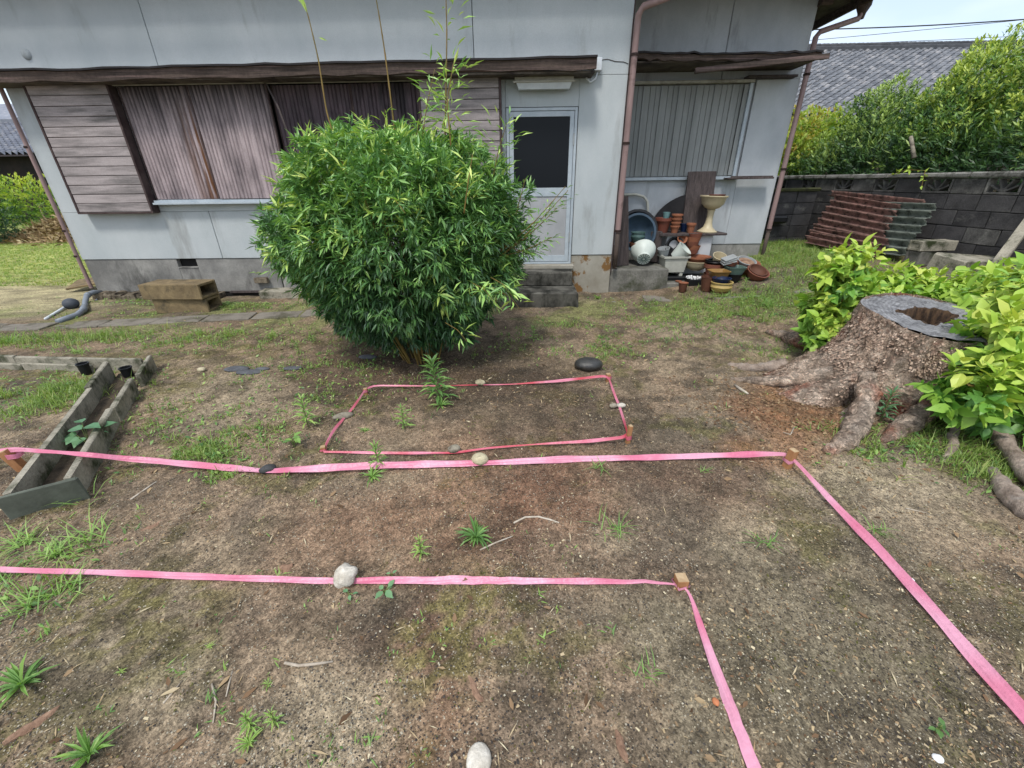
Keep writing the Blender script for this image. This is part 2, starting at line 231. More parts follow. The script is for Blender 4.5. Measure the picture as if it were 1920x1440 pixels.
# ------------------------------------------------------------ mesh helpers
class MB:
    def __init__(s): s.v = []; s.f = []; s.n = 0; s.r = []
    def add(s, v, f, r=.5):
        v = np.asarray(v, float).reshape(-1, 3); s.v.append(v); s.f += [tuple(int(i)+s.n for i in q) for q in f]; s.n += len(v)
        s.r.append(np.full(len(v), r) if np.isscalar(r) else np.asarray(r)); return s
    def xf(s, m):
        m = np.array(m); V = np.concatenate(s.v); s.v = [V @ m[:3, :3].T + m[:3, 3]]; s.r = [np.concatenate(s.r)]; return s
    def box(s, x0, x1, y0, y1, z0, z1, bev=0.0, jit=0.0):
        P = []
        if bev <= 0:
            P = [(x, y, z) for z in (z0, z1) for x, y in ((x0, y0), (x1, y0), (x1, y1), (x0, y1))]
            F_ = [(3,2,1,0),(4,5,6,7),(0,1,5,4),(1,2,6,5),(2,3,7,6),(3,0,4,7)]
        else:
            b = bev; F_ = []
            for zi, (z, i) in enumerate(((z0, b), (z0+b, 0), (z1-b, 0), (z1, b))):
                k = i
                if k == 0: P += [(x0+b,y0,z),(x1-b,y0,z),(x1,y0+b,z),(x1,y1-b,z),(x1-b,y1,z),(x0+b,y1,z),(x0,y1-b,z),(x0,y0+b,z)]
                else: P += [(x0+b+b*.4,y0+b,z),(x1-b*1.4,y0+b,z),(x1-b,y0+b*1.4,z),(x1-b,y1-b*1.4,z),(x1-b*1.4,y1-b,z),(x0+b*1.4,y1-b,z),(x0+b,y1-b*1.4,z),(x0+b,y0+b*1.4,z)]
            for l in range(3):
                for k in range(8): F_.append((l*8+k, l*8+(k+1)%8, l*8+8+(k+1)%8, l*8+8+k))
            F_.append(tuple(range(7, -1, -1))); F_.append(tuple(range(24, 32)))
        P = np.array(P, float)
        if jit: P += rng.normal(0, jit, P.shape)
        return s.add(P, F_)
    def tube(s, pts, rad, n=8, cap=True, sq=False, r=.5):
        pts = [Vector(p) for p in pts]; rad = [rad]*len(pts) if np.isscalar(rad) else rad; V = []; prev = None
        for i, p in enumerate(pts):
            d = (pts[min(i+1, len(pts)-1)]-pts[max(i-1, 0)]).normalized()
            if prev is None: a = d.cross(Vector((0, .3, 1)) if abs(d.z) < .9 else Vector((0, 1, 0))).normalized()
            else: a = (prev - d*prev.dot(d)).normalized()
            prev = a; b = d.cross(a)
            for k in range(n):
                t = 2*math.pi*(k+(.5 if sq else 0))/n; V.append(p + (a*math.cos(t)+b*math.sin(t))*rad[i])
        F_ = [(i*n+k, i*n+(k+1)%n, (i+1)*n+(k+1)%n, (i+1)*n+k) for i in range(len(pts)-1) for k in range(n)]
        if cap: F_ += [tuple(range(n-1, -1, -1)), tuple(range((len(pts)-1)*n, len(pts)*n))]
        return s.add([tuple(v) for v in V], F_, r)
    def lathe(s, prof, n=24, lobes=0, la=0, sq=0):
        V = []
        for r, z in prof:
            for k in range(n):
                t = 2*math.pi*k/n; rr = r
                if lobes: rr *= 1+la*math.cos(lobes*t)
                if sq: rr *= min(1/max(abs(math.cos(t)), abs(math.sin(t))), 1.25)**sq
                V.append((rr*math.cos(t), rr*math.sin(t), z))
        F_ = [(i*n+k, i*n+(k+1)%n, (i+1)*n+(k+1)%n, (i+1)*n+k) for i in range(len(prof)-1) for k in range(n)]
        return s.add(V, F_)
def newmesh(mb, m, name, origin=(0, 0, 0), smooth=False):
    me = D.meshes.new(name); V = np.concatenate(mb.v) - np.array(origin)
    me.from_pydata(V.tolist(), [], mb.f); me.materials.append(m)
    a = me.attributes.new('rnd', 'FLOAT', 'POINT'); a.data.foreach_set('value', np.concatenate(mb.r).astype(np.float32))
    if smooth: me.polygons.foreach_set('use_smooth', [True]*len(me.polygons))
    me.update(); return me
def wloc(o):
    p = Vector((0, 0, 0))
    while o: p += o.location; o = o.parent
    return p
def obj(name, mb, m, parent=None, smooth=False, origin=None, **props):
    """world-space mesh builder -> one object; origin in world space"""
    if isinstance(m, str): m = M[m]
    base = wloc(parent) if parent else Vector((0, 0, 0))
    org = Vector(origin) if origin is not None else (base if parent else Vector(np.concatenate(mb.v).min(0)*.5 + np.concatenate(mb.v).max(0)*.5))
    o = D.objects.new(name, newmesh(mb, m, name, tuple(org), smooth)); COL.objects.link(o)
    o.parent = parent; o.location = org - base
    for k, v in props.items(): o[k] = v
    return o
def meobj(name, me, mtx, parent=None):
    o = D.objects.new(name, me); COL.objects.link(o); o.parent = parent
    base = wloc(parent) if parent else Vector((0, 0, 0))
    o.matrix_local = Matrix.Translation(-base) @ mtx; return o
def tag(o, label, cat, group=None):
    o['label'] = label; o['category'] = cat
    if group: o['group'] = group
    return o
def thing(name, label, cat, loc=(0, 0, 0), group=None):
    o = D.objects.new(name, None); COL.objects.link(o); o.location = loc; o.empty_display_size = .1
    return tag(o, label, cat, group)
def smooth_by_angle(o, a=40):
    me = o.data; me.polygons.foreach_set('use_smooth', [True]*len(me.polygons)); me.set_sharp_from_angle(angle=R_(a))

# --- foliage: leaf templates and fast instancing
LEAF = (np.array([(0,0,0),(.35,.5,.02),(.35,-.5,.02),(.42,0,-.06),(.8,.26,-.03),(.8,-.26,-.03),(1,0,-.12)]),
        np.array([(0,3,1),(0,2,3),(1,3,4),(3,2,5),(3,5,6),(3,6,4)]))
LEAF4 = (np.array([(0,0,0),(.45,.5,.03),(.45,-.5,.03),(.5,0,-.05),(1,0,-.15)]), np.array([(0,3,1),(0,2,3),(1,3,4),(3,2,4)]))
LEAF2 = (np.array([(0,0,0),(.5,.5,0),(1,0,-.1),(.5,-.5,0)]), np.array([(0,3,1),(1,3,2)]))
BLADE = (np.array([(0,.5,0),(0,-.5,0),(.5,.35,.0),(.5,-.35,.0),(1,0,-.22)]), np.array([(0,1,3),(0,3,2),(2,3,4)]))
LANCE = (np.array([(0,0,0),(.3,.42,.05),(.3,-.42,.05),(.3,0,.0),(.65,.5,.0),(.65,-.5,.0),(.65,0,-.05),(1,0,-.25)]), np.array([(0,3,1),(0,2,3),(1,3,4),(3,6,4),(2,5,3),(3,5,6),(4,6,7),(6,5,7)]))
OVATE = (np.array([(0,0,0),(.22,.42,.04),(.22,-.42,.04),(.3,0,-.01),(.55,.46,.03),(.55,-.46,.03),(.6,0,-.06),(.85,.16,-.06),(.85,-.16,-.06),(1,0,-.16)]), np.array([(0,3,1),(0,2,3),(1,3,4),(3,6,4),(2,5,3),(3,5,6),(4,6,7),(6,5,8),(6,8,7),(7,8,9)]))
CHIP = (np.array([(-.5,-.3,0),(.5,-.4,.1),(.4,.45,.3),(-.4,.35,.15)]), np.array([(0,1,2),(0,2,3)]))
PEB = (np.array([(-.5,0,0),(0,-.5,0),(.5,0,0),(0,.5,0),(0,0,.45)]), np.array([(0,1,4),(1,2,4),(2,3,4),(3,0,4)]))
def norm(v): return v/np.maximum(np.linalg.norm(v, axis=-1, keepdims=True), 1e-9)
def basis(d, up):
    x = norm(d); y = norm(np.cross(up, x)); z = np.cross(x, y); return np.stack([x, y, z], -1)
def instmesh(name, tpl, pos, B, size, rnd, m, origin):
    """size (n,3) scales along the leaf's length, width, thickness"""
    tv, tf = tpl; n = len(pos)
    V = np.einsum('nij,kj,nj->nki', B, tv, size) if False else np.einsum('nij,nkj->nki', B, tv[None]*size[:, None, :]) + (pos-np.array(origin))[:, None, :]
    k = len(tv); Fc = (tf[None]+(np.arange(n)*k)[:, None, None]).reshape(-1, 3)
    me = D.meshes.new(name); me.vertices.add(n*k); me.vertices.foreach_set('co', V.reshape(-1).astype(np.float32))
    nf = len(Fc); me.loops.add(nf*3); me.loops.foreach_set('vertex_index', Fc.reshape(-1).astype(np.int32))
    me.polygons.add(nf); me.polygons.foreach_set('loop_start', (np.arange(nf)*3).astype(np.int32))
    me.update(calc_edges=True); me.materials.append(m)
    a = me.attributes.new('rnd', 'FLOAT', 'POINT'); a.data.foreach_set('value', np.repeat(np.clip(rnd, 0, 1), k).astype(np.float32))
    return me
def scatter(name, tpl, pos, B, size, rnd, m, parent=None, **props):
    m = M[m] if isinstance(m, str) else m
    base = wloc(parent) if parent else Vector((0, 0, 0)); org = base if parent else Vector(np.asarray(pos).mean(0))
    o = D.objects.new(name, instmesh(name, tpl, pos, B, size, rnd, m, tuple(org))); COL.objects.link(o); o.parent = parent; o.location = org-base
    for k, v in props.items(): o[k] = v
    return o
def leaf_parts(name, tpl, pos, B, size, rnd, m, parent):
    m = M[m] if isinstance(m, str) else m; var = []
    for i in range(6):
        mb = MB(); mb.add(tpl[0], tpl[1].tolist(), (i+.5)/6); var.append(newmesh(mb, m, name))
    for p, b, s, r in zip(pos, B, size, rnd):
        mt = Matrix.Translation(Vector(p)) @ Matrix([list(q) for q in (b*s[None, :])]).to_4x4()
        meobj(name, var[int(min(max(r, 0), .999)*6)], mt, parent)
def split_leaves(parent, tpl, pos, B, size, rnd, m, nbig, score, fol='foliage', leaf='leaf'):
    idx = np.argsort(-score)[:nbig]; mask = np.ones(len(pos), bool); mask[idx] = False
    if nbig: leaf_parts(leaf, tpl, pos[idx], B[idx], size[idx], rnd[idx], m, parent)
    o = scatter(fol, tpl, pos[mask], B[mask], size[mask], rnd[mask], m, parent); o['kind'] = 'stuff'; return o
def nearscore(pos, c):
    """how openly a leaf faces the yard's south side where one stands"""
    v = norm(EYE[None]-pos); out = norm(pos-np.array(c)[None]); return (v*out).sum(1)/np.linalg.norm(EYE[None]-pos, axis=1)

# ------------------------------------------------------------ GROUND
def axis(segs):
    a = []
    for s, e, st in segs: a += list(np.arange(s, e, st))
    return np.array(a+[segs[-1][1]])
gx = axis([(-400,-60,40),(-60,-14,4),(-14,-6,.25),(-6,-4,.07),(-4,4.4,.026),(4.4,7,.07),(7,14,.25),(14,60,4),(60,400,40)])
gy = axis([(-30,-2,3),(-2,.2,.2),(.2,3.6,.024),(3.6,6,.04),(6,9,.08),(9,18,.3),(18,60,4),(60,500,40)])
GX, GY = np.meshgrid(gx, gy)
def micro(x, y):
    near = np.exp(-((x/7)**4)) * np.exp(-(np.clip(y, 0, None)/9)**4)
    a = (fbm(x, y, 1.1, 3, 3)-.5)*.05 + (fbm(x, y, 5, 3, 9)-.5)*.034 + np.abs(fbm(x, y, 11, 3, 29)-.5)*-.03 + (fbm(x, y, 32, 2, 19)-.5)*.010
    return a*near
GZ = hill(GX, GY) + micro(GX, GY)
def gz(x, y):
    x = np.asarray(x, float); y = np.asarray(y, float); return hill(x, y)+micro(x, y)
# colour: each patch of soil, sand, moss, lawn
def blob(x, y, px, py, rx, ry=None, rot=0, soft=.5):
    c = G(px, py); ry = ry or rx; dx = x-c.x; dy = y-c.y; cs, sn = math.cos(rot), math.sin(rot)
    u = (dx*cs+dy*sn)/rx; v = (-dx*sn+dy*cs)/ry; d = np.sqrt(u*u+v*v) + (fbm(x, y, 3.5, 3, 31)-.5)*1.1
    return 1-sstep((d-1+soft)/(2*soft))
def mixc(a, b, t): return a*(1-t[..., None]) + np.array(b)[:3]*t[..., None]
def soilcol(x, y):
    k = 1.02
    A = np.array(lin(132,114,94,k)[:3]); c = np.zeros(x.shape+(3,))+A
    f1 = fbm(x, y, .9, 4, 41); f2 = fbm(x, y, 2.2, 4, 51); f3 = fbm(x, y, 5.5, 4, 61); f4 = fbm(x, y, 16, 3, 71)
    c = mixc(c, lin(104,94,80,k), sstep((f1-.42)/.25))
    c = mixc(c, lin(142,127,105,k), sstep((f2-.52)/.16)*.6)
    c = mixc(c, lin(78,71,62,k), sstep((f3-.52)/.14)*.5)
    c = mixc(c, lin(98,94,56,k), sstep((fbm(x, y, 3.1, 4, 81)-.55)/.09)*sstep((fbm(x, y, 13, 3, 85)-.44)/.12)*.6)
    for px, py, r in ((930,900,.5),(1010,940,.5),(850,980,.35),(690,990,.25),(560,1010,.2),(780,1240,.25),(700,1300,.25),(1350,900,.35),(1100,900,.4),(750,1390,.2),(880,830,.3),(1330,1110,.15)):
        c = mixc(c, lin(126,84,60,k), blob(x, y, px, py, r, soft=.9)*.18)
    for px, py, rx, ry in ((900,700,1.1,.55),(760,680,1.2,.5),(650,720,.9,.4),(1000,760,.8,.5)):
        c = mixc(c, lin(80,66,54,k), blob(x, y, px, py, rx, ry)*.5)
    for px, py, r in ((640,1290,.16),(700,1340,.16),(560,1400,.2),(620,1400,.16),(1250,1200,.14),(1420,1010,.2),(1550,900,.3),(1700,930,.35),(1620,870,.35),(340,1290,.12),(1150,1010,.12),(420,730,.4),(460,760,.4),(1330,1360,.12),(1480,1180,.2),(1270,620,.4),(1450,660,.4)):
        c = mixc(c, lin(158,144,120,k), blob(x, y, px, py, r, soft=.5)*.45)
    for px, py, r in ((1450,1150,.35),(1350,1250,.25),(1550,1200,.3),(1700,1100,.35),(1400,1350,.3),(1550,1350,.3),(1750,1300,.3),(150,1180,.3),(250,1250,.2),(1150,1150,.2)):
        c = mixc(c, lin(108,100,82,k), blob(x, y, px, py, r)*.45)
    for px, py, r in ((1520,790,.28),(1450,770,.25),(1480,740,.25),(1500,840,.15),(1420,850,.2)):
        c = mixc(c, lin(136,98,70,k), blob(x, y, px, py, r, soft=.7)*.6)
    for px, py, r in ((310,670,.35),(320,720,.25),(140,690,.5),(470,660,.4),(230,880,.2),(150,1150,.2),(200,1160,.15),(330,1150,.2),(300,1090,.15),(880,1170,.25),(960,1140,.2),(820,1200,.18),(1500,1000,.15),(100,700,.4)):
        c = mixc(c, lin(108,102,62,k), blob(x, y, px, py, r)*.55*sstep((fbm(x,y,24,3,73)-.42)/.14))
    # lawn on the left behind the house, sandy bare band in front of it, grass at right rear
    lawn = sstep((y-7.6+fbm(x, y, .8, 3, 91)*1.6)/1.4)*sstep((-6.3-x)/1.0)
    c = mixc(c, lin(176,166,128,k), sstep((-5.6-x)/1.2)*sstep((y-5.0)/.6)*(1-lawn)*.75)
    c = mixc(c, lin(160,168,92,k), lawn*(.65+.35*f3))
    c = mixc(c, lin(104,120,60,k), sstep((x-3.3)/.8)*sstep((y-6.2)/1.0)*.7)
    c = mixc(c, lin(112,122,66,k), sstep((y-4.5)/.5)*(1-sstep((y-5.6)/.6))*sstep((f2-.45)/.15)*.6)
    c = mixc(c, lin(96,108,60,k), sstep((np.hypot(x, y)-22)/10)*.8)
    c = mixc(c, lin(62,56,46,k), sstep((fbm(x, y, 7.5, 4, 133)-.56)/.06)*.45)
    c *= (.74+.54*f4)[..., None]*(.85+.3*fbm(x, y, 40, 2, 143))[..., None]
    return np.clip(c, .004, 1)
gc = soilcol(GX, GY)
gm = D.materials.new('yard_soil'); gm.use_nodes = True; nt = gm.node_tree; L = nt.links.new; b = nt.nodes['Principled BSDF']
b.inputs['Roughness'].default_value = .92; b.inputs['Specular IOR Level'].default_value = .15
at = N(nt, 'ShaderNodeAttribute', attribute_name='soil'); tcn = N(nt, 'ShaderNodeTexCoord')
def nz(sc, det=5, ro=.7):
    n = N(nt, 'ShaderNodeTexNoise'); n.inputs['Scale'].default_value = sc; n.inputs['Detail'].default_value = det; n.inputs['Roughness'].default_value = ro; L(tcn.outputs['Object'], n.inputs[0]); return n
na = nz(38); nb = nz(130, 3)
r1 = N(nt, 'ShaderNodeMapRange'); r1.inputs[1].default_value = .3; r1.inputs[2].default_value = .7; r1.inputs[3].default_value = .62; r1.inputs[4].default_value = 1.38; L(na.outputs[0], r1.inputs[0])
r2 = N(nt, 'ShaderNodeMapRange'); r2.inputs[1].default_value = .3; r2.inputs[2].default_value = .7; r2.inputs[3].default_value = .7; r2.inputs[4].default_value = 1.3; L(nb.outputs[0], r2.inputs[0])
mu = N(nt, 'ShaderNodeMath', operation='MULTIPLY'); L(r1.outputs[0], mu.inputs[0]); L(r2.outputs[0], mu.inputs[1])
prev = mu
for vs, lo, hi in ((50, .8, 1.22), (150, .62, 1.45)):
    vv = N(nt, 'ShaderNodeTexVoronoi'); vv.inputs['Scale'].default_value = vs; L(tcn.outputs['Object'], vv.inputs['Vector'])
    sp_ = N(nt, 'ShaderNodeSeparateColor'); L(vv.outputs['Color'], sp_.inputs[0])
    rv = N(nt, 'ShaderNodeMapRange'); rv.inputs[3].default_value = lo; rv.inputs[4].default_value = hi; L(sp_.outputs[1], rv.inputs[0])
    m_ = N(nt, 'ShaderNodeMath', operation='MULTIPLY'); L(prev.outputs[0], m_.inputs[0]); L(rv.outputs[0], m_.inputs[1]); prev = m_
sc_ = N(nt, 'ShaderNodeVectorMath', operation='SCALE'); L(at.outputs['Color'], sc_.inputs[0]); L(prev.outputs[0], sc_.inputs['Scale'])
vo = N(nt, 'ShaderNodeTexVoronoi'); vo.inputs['Scale'].default_value = 130; L(tcn.outputs['Object'], vo.inputs['Vector'])
sx = N(nt, 'ShaderNodeSeparateColor'); L(vo.outputs['Color'], sx.inputs[0])
g1 = N(nt, 'ShaderNodeMath', operation='GREATER_THAN'); g1.inputs[1].default_value = .90; L(sx.outputs[0], g1.inputs[0])
l1 = N(nt, 'ShaderNodeMath', operation='LESS_THAN'); l1.inputs[1].default_value = .36; L(vo.outputs['Distance'], l1.inputs[0])
m1 = N(nt, 'ShaderNodeMath', operation='MULTIPLY'); L(g1.outputs[0], m1.inputs[0]); L(l1.outputs[0], m1.inputs[1])
m1b = N(nt, 'ShaderNodeMath', operation='MULTIPLY'); m1b.inputs[1].default_value = .55; L(m1.outputs[0], m1b.inputs[0])
mxs = N(nt, 'ShaderNodeMix', data_type='RGBA'); L(m1b.outputs[0], mxs.inputs['Factor']); L(sc_.outputs[0], mxs.inputs['A']); mxs.inputs['B'].default_value = lin(196,184,156,.75)
L(mxs.outputs['Result'], b.inputs['Base Color'])
ad = N(nt, 'ShaderNodeMath', operation='ADD'); L(na.outputs[0], ad.inputs[0]); L(nb.outputs[0], ad.inputs[1])
ad2 = N(nt, 'ShaderNodeMath', operation='ADD'); L(ad.outputs[0], ad2.inputs[0]); L(m1b.outputs[0], ad2.inputs[1])
bp = N(nt, 'ShaderNodeBump'); bp.inputs['Strength'].default_value = .9; bp.inputs['Distance'].default_value = .012; L(ad2.outputs[0], bp.inputs['Height']); L(bp.outputs[0], b.inputs['Normal'])
ny, nx = GX.shape; me = D.meshes.new('ground'); me.vertices.add(nx*ny)
me.vertices.foreach_set('co', np.stack([GX, GY, GZ], -1).reshape(-1).astype(np.float32))
ii = (np.arange(ny-1)[:, None]*nx + np.arange(nx-1)[None]).reshape(-1); Q = np.stack([ii, ii+1, ii+nx+1, ii+nx], -1)
me.loops.add(Q.size); me.loops.foreach_set('vertex_index', Q.reshape(-1).astype(np.int32)); me.polygons.add(len(Q)); me.polygons.foreach_set('loop_start', (np.arange(len(Q))*4).astype(np.int32))
me.update(calc_edges=True); me.polygons.foreach_set('use_smooth', [True]*len(Q)); me.materials.append(gm)
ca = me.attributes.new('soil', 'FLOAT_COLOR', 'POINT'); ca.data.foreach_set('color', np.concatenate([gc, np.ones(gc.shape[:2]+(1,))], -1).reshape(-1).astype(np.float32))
go = D.objects.new('ground', me); COL.objects.link(go); go['kind'] = 'structure'; go['label'] = 'bare brown garden soil with moss, grit and sandy patches'

# path of concrete slabs along the house
pth = thing('path', 'x', 'x'); del pth['label'], pth['category']; pth['kind'] = 'structure'; pth['label'] = 'narrow strip of grey concrete slabs along the house'
path_pts = [(-60,612),(0,615),(85,612),(165,607),(330,600),(450,594),(560,588),(680,582),(790,577),(900,572),(1020,566),(1130,562),(1230,558),(1330,553),(1420,548),(1500,542)]
P = [G(*p) for p in path_pts]
Yl = np.interp; xs = np.array([p.x for p in P]); ys = np.array([p.y for p in P]); x = -7.6
while x < 4.3:
    ln = .58 if x < 1.5 else .9; y0 = float(np.interp(x+ln/2, xs, ys)); y1 = float(np.interp(x+ln, xs, ys)); ya = float(np.interp(x, xs, ys))
    z = float(gz(x+ln/2, y0)) + (.008 if x < -2 else -.008)
    mb = MB().box(-ln/2+.006, ln/2-.006, -.15, .15, -.05, .0, .006, .001)
    mb.xf(Matrix.Translation((x+ln/2, y0, z)) @ Euler((random.uniform(-.02,.02), random.uniform(-.015,.015) - (.1 if x>2 else 0), math.atan2(y1-ya, ln)+random.uniform(-.02,.02))).to_matrix().to_4x4())
    obj('slab', mb, 'slab', pth); x += ln+.006

# ------------------------------------------------------------ HOUSE
HX0, HX1, HX2, HY, HR = -6.63, 1.37, 4.13, 6.4, 7.5
TOP = 3.9
house = thing('house', 'old single storey house with pale grey rendered walls and closed mauve shutters', 'house', (-1.3, 7, 0))
def panel(x0, x1, z0, z1, y=HY, m='stucco', name='wall_panel', t=.10, b=.004):
    return obj(name, MB().box(x0, x1, y, y+t, z0, z1, b), m, house, origin=((x0+x1)/2, y, z0))
g_ = .004
body = MB().box(HX0+.03, HX1-.03, HY+.105, 14, .02, TOP, 0).box(HX1-.028, HX2-.03, HR+.105, 14, .02, TOP, 0)
obj('wall_core', body, 'dark', house)
for a, b_ in ((HX0, -4.541-g_), (-4.541+g_, -.552-g_), (-.552+g_, HX1)): panel(a, b_, 2.70 if False else 2.745, TOP)
panel(HX0, -4.47-g_, .565, 1.22); panel(-4.47+g_, -.98-g_, .565, 1.22); panel(-.98+g_, -.172, .565, 1.22)
panel(HX0, -6.27, 1.223, 2.742); panel(-6.268, -5.15, 1.223, 2.742, HY+.01); panel(-1.27, -.172, 1.223, 2.742, HY+.003)
panel(-5.148, -1.272, 1.223, 1.315)
panel(-.17, .77, 2.415, 2.742); panel(.772, HX1, .565, 2.742)
obj('side_wall', MB().box(HX0-.003, HX0+.1, HY+.102, 14, .565, TOP), 'stucco', house)
obj('side_wall', MB().box(HX1-.1, HX1+.001, HY+.102, HR+.1, .3, TOP), 'stucco', house)
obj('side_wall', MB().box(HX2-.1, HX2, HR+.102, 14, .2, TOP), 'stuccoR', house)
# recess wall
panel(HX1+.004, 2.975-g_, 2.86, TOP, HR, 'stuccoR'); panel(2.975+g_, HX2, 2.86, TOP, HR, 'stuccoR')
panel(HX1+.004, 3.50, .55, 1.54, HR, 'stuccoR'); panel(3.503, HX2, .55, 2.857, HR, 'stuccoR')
panel(HX1+.004, HX2, 0, .545, HR+.012, 'plinth', 'plinth')
# plinth
panel(HX0+.01, -5.20, .06, .558, HY+.012, 'plinth', 'plinth'); panel(-5.2, -4.90, .06, .44, HY+.015, 'plinth', 'plinth')
panel(-4.90, -3.67, .06, .558, HY+.012, 'plinth', 'plinth'); panel(-3.655, -.21, .0, .558, HY+.02, 'plinth', 'plinth')
panel(.72, HX1, -.05, .558, HY+.012, 'plinthR', 'plinth')
obj('vent_opening', MB().box(-5.198, -4.902, HY+.08, HY+.1, .442, .556), 'dark', house)
fr = MB().box(-5.2, -4.9, HY+.005, HY+.07, .43, .441); obj('vent_sill', fr, 'plinth', house)
# rough concrete footing left and rotten board
mb = MB()
for i in range(26):
    x = -6.55+i*.075; mb.box(x, x+.085, HY-.16-random.random()*.05, HY+.01, -.05, .07+random.uniform(-.02,.025), .012, .008)
obj('footing', mb, 'spall', house)
obj('gap_board', MB().box(-4.5, -3.7, HY-.03, HY+.01, .045, .075, .005, .004), 'grey_wood', house)
obj('underfloor_gap', MB().box(-4.6, -2.5, HY+.004, HY+.01, -.05, .044), 'dark', house)
# wooden storage boxes for shutters with slats
def slatbox(x0, x1, z0, z1, n, name):
    o = obj(name, MB().box(x0+.02, x1-.02, HY-.10, HY+.005, z0+.02, z1-.02), 'trim', house, origin=((x0+x1)/2, HY, z0))
    h = (z1-z0-.03)/n
    for i in range(n):
        mb = MB().box(x0+.028, x1-.028, HY-.125+random.uniform(-.003,.003), HY-.101, z0+.012+i*h+.0035, z0+.012+(i+1)*h-.0035, .004, .0008)
        obj('slat', mb, 'slat', o, origin=((x0+x1)/2, HY-.12, z0+i*h))
    for a, c in ((x0, x0+.027), (x1-.027, x1)): obj('post', MB().box(a, c, HY-.135, HY+.003, z0-.01, z1, .003), 'trim', o)
    obj('bottom_rail', MB().box(x0+.028, x1-.028, HY-.135, HY-.10, z0-.012, z0+.011, .003), 'trim', o)
slatbox(-6.26, -5.17, 1.22, 2.74, 13, 'shutter_box'); slatbox(-1.27, -.22, 1.22, 2.74, 13, 'shutter_box')
# shutter doors, each a ribbed sheet in a frame
def mk_shut(i, x0, x1, y, m):
    o = obj('shutter_door', MB(), m, house) if False else None
    mb = MB(); z0, z1 = 1.385, 2.70; n = int((x1-x0)/.012); V = []; 
    per = .052
    for k in range(n+1):
        x = x0+(x1-x0)*k/n; ph = ((x-x0)/per) % 1; d = .016 if ph < .2 else (0 if ph < .8 else .003)
        V += [(x, y+d, z0), (x, y+d, z1)]
    mb.add(V, [(2*k, 2*k+2, 2*k+3, 2*k+1) for k in range(n)])
    mb.box(x0, x1, y+.018, y+.024, z0, z1)
    o = obj('shutter_door', mb, m, house, origin=((x0+x1)/2, y, z0))
    for a, c in ((x0-.001, x0+.018), (x1-.018, x1+.001)): obj('door_stile', MB().box(a, c, y-.006, y+.030, z0-.002, z1+.002, .002), 'trim', o)
def shutmat(name, rust):
    m = mat(name, lin(188,172,172,.84), lin(168,153,154,.82), 2.5, (3,3,.5), lin(110,100,102,.78), .56, 1.6, (2,2,.7), .7, .15, 60, fine=.12, w3=.12)
    nt = m.node_tree; L = nt.links.new; b = nt.nodes['Principled BSDF']; src = b.inputs['Base Color'].links[0].from_socket
    ge = N(nt, 'ShaderNodeNewGeometry'); sp = N(nt, 'ShaderNodeSeparateXYZ'); L(ge.outputs['Position'], sp.inputs[0])
    nn = N(nt, 'ShaderNodeTexNoise'); mp = N(nt, 'ShaderNodeMapping'); mp.inputs['Scale'].default_value = (18, 1, 1.2); L(ge.outputs['Position'], mp.inputs[0]); L(mp.outputs[0], nn.inputs[0]); nn.inputs['Scale'].default_value = 1.5
    def rng_(sock, a, b2):
        r = N(nt, 'ShaderNodeMapRange'); r.inputs[1].default_value = a; r.inputs[2].default_value = b2; L(sock, r.inputs[0]); return r.outputs[0]
    def mulm(a, b2):
        q = N(nt, 'ShaderNodeMath', operation='MULTIPLY'); L(a, q.inputs[0]); L(b2, q.inputs[1]); return q.outputs[0]
    # darker towards the top of the sheet, with a streaky edge
    adz = N(nt, 'ShaderNodeMath', operation='ADD'); L(sp.outputs[2], adz.inputs[0]); L(nn.outputs[0], adz.inputs[1])
    gr = rng_(adz.outputs[0], 2.66, 3.25)
    mm = N(nt, 'ShaderNodeMix', data_type='RGBA'); L(src, mm.inputs['A']); mm.inputs['B'].default_value = lin(80,72,74,.7); L(gr, mm.inputs['Factor']); src = mm.outputs['Result']
    if rust:
        f = mulm(mulm(rng_(sp.outputs[0], -4.62, -4.28), rng_(nn.outputs[0], .38, .58)), rng_(sp.outputs[2], 2.6, 2.2))
        m2 = N(nt, 'ShaderNodeMix', data_type='RGBA'); L(src, m2.inputs['A']); m2.inputs['B'].default_value = lin(112,72,40,.7); L(f, m2.inputs['Factor']); src = m2.outputs['Result']
    L(src, b.inputs['Base Color']); return m
SA, SB = shutmat('shutter_rust_stained', True), shutmat('shutter_sheet', False)
SD = mat('dark_shutter_sheet', lin(112,96,102,.7), lin(92,80,86,.7), 2.5, (3,3,.5), lin(56,50,54,.7), .55, 1.6, (2,2,.7), .7, .15, 60)
mk_shut(0, -5.145, -4.23, HY-.02, SA); mk_shut(1, -4.225, -3.20, HY-.055, SB); mk_shut(2, -3.19, -2.165, HY+.03, SD); mk_shut(3, -2.16, -1.275, HY+.01, SD)
rl = MB().box(-5.14, -3.21, HY-.10, HY-.06, 2.703, 2.735, .003); obj('head_rail', rl, 'cream', house)
obj('head_rail', MB().box(-3.2, -1.28, HY-.06, HY-.02, 2.705, 2.738, .003), 'cream', house)
sill = MB().box(-5.145, -1.275, HY-.12, HY+.1, 1.318, 1.345, .003).box(-5.145, -1.275, HY-.085, HY-.06, 1.345, 1.372, .002).box(-5.145, -1.275, HY-.015, HY+.06, 1.346, 1.38, .002)
obj('window_sill', sill, 'alu', house)
# hanging torn strip
a = WY(500,158,HY-.14); b_ = WY(548,272,HY-.2); mb = MB(); mb.tube([a, (a+b_)/2+Vector((.03,-.04,.06)), b_], [.012,.016,.014], 4, sq=True); obj('hanging_strip', mb, 'grey_wood', house)
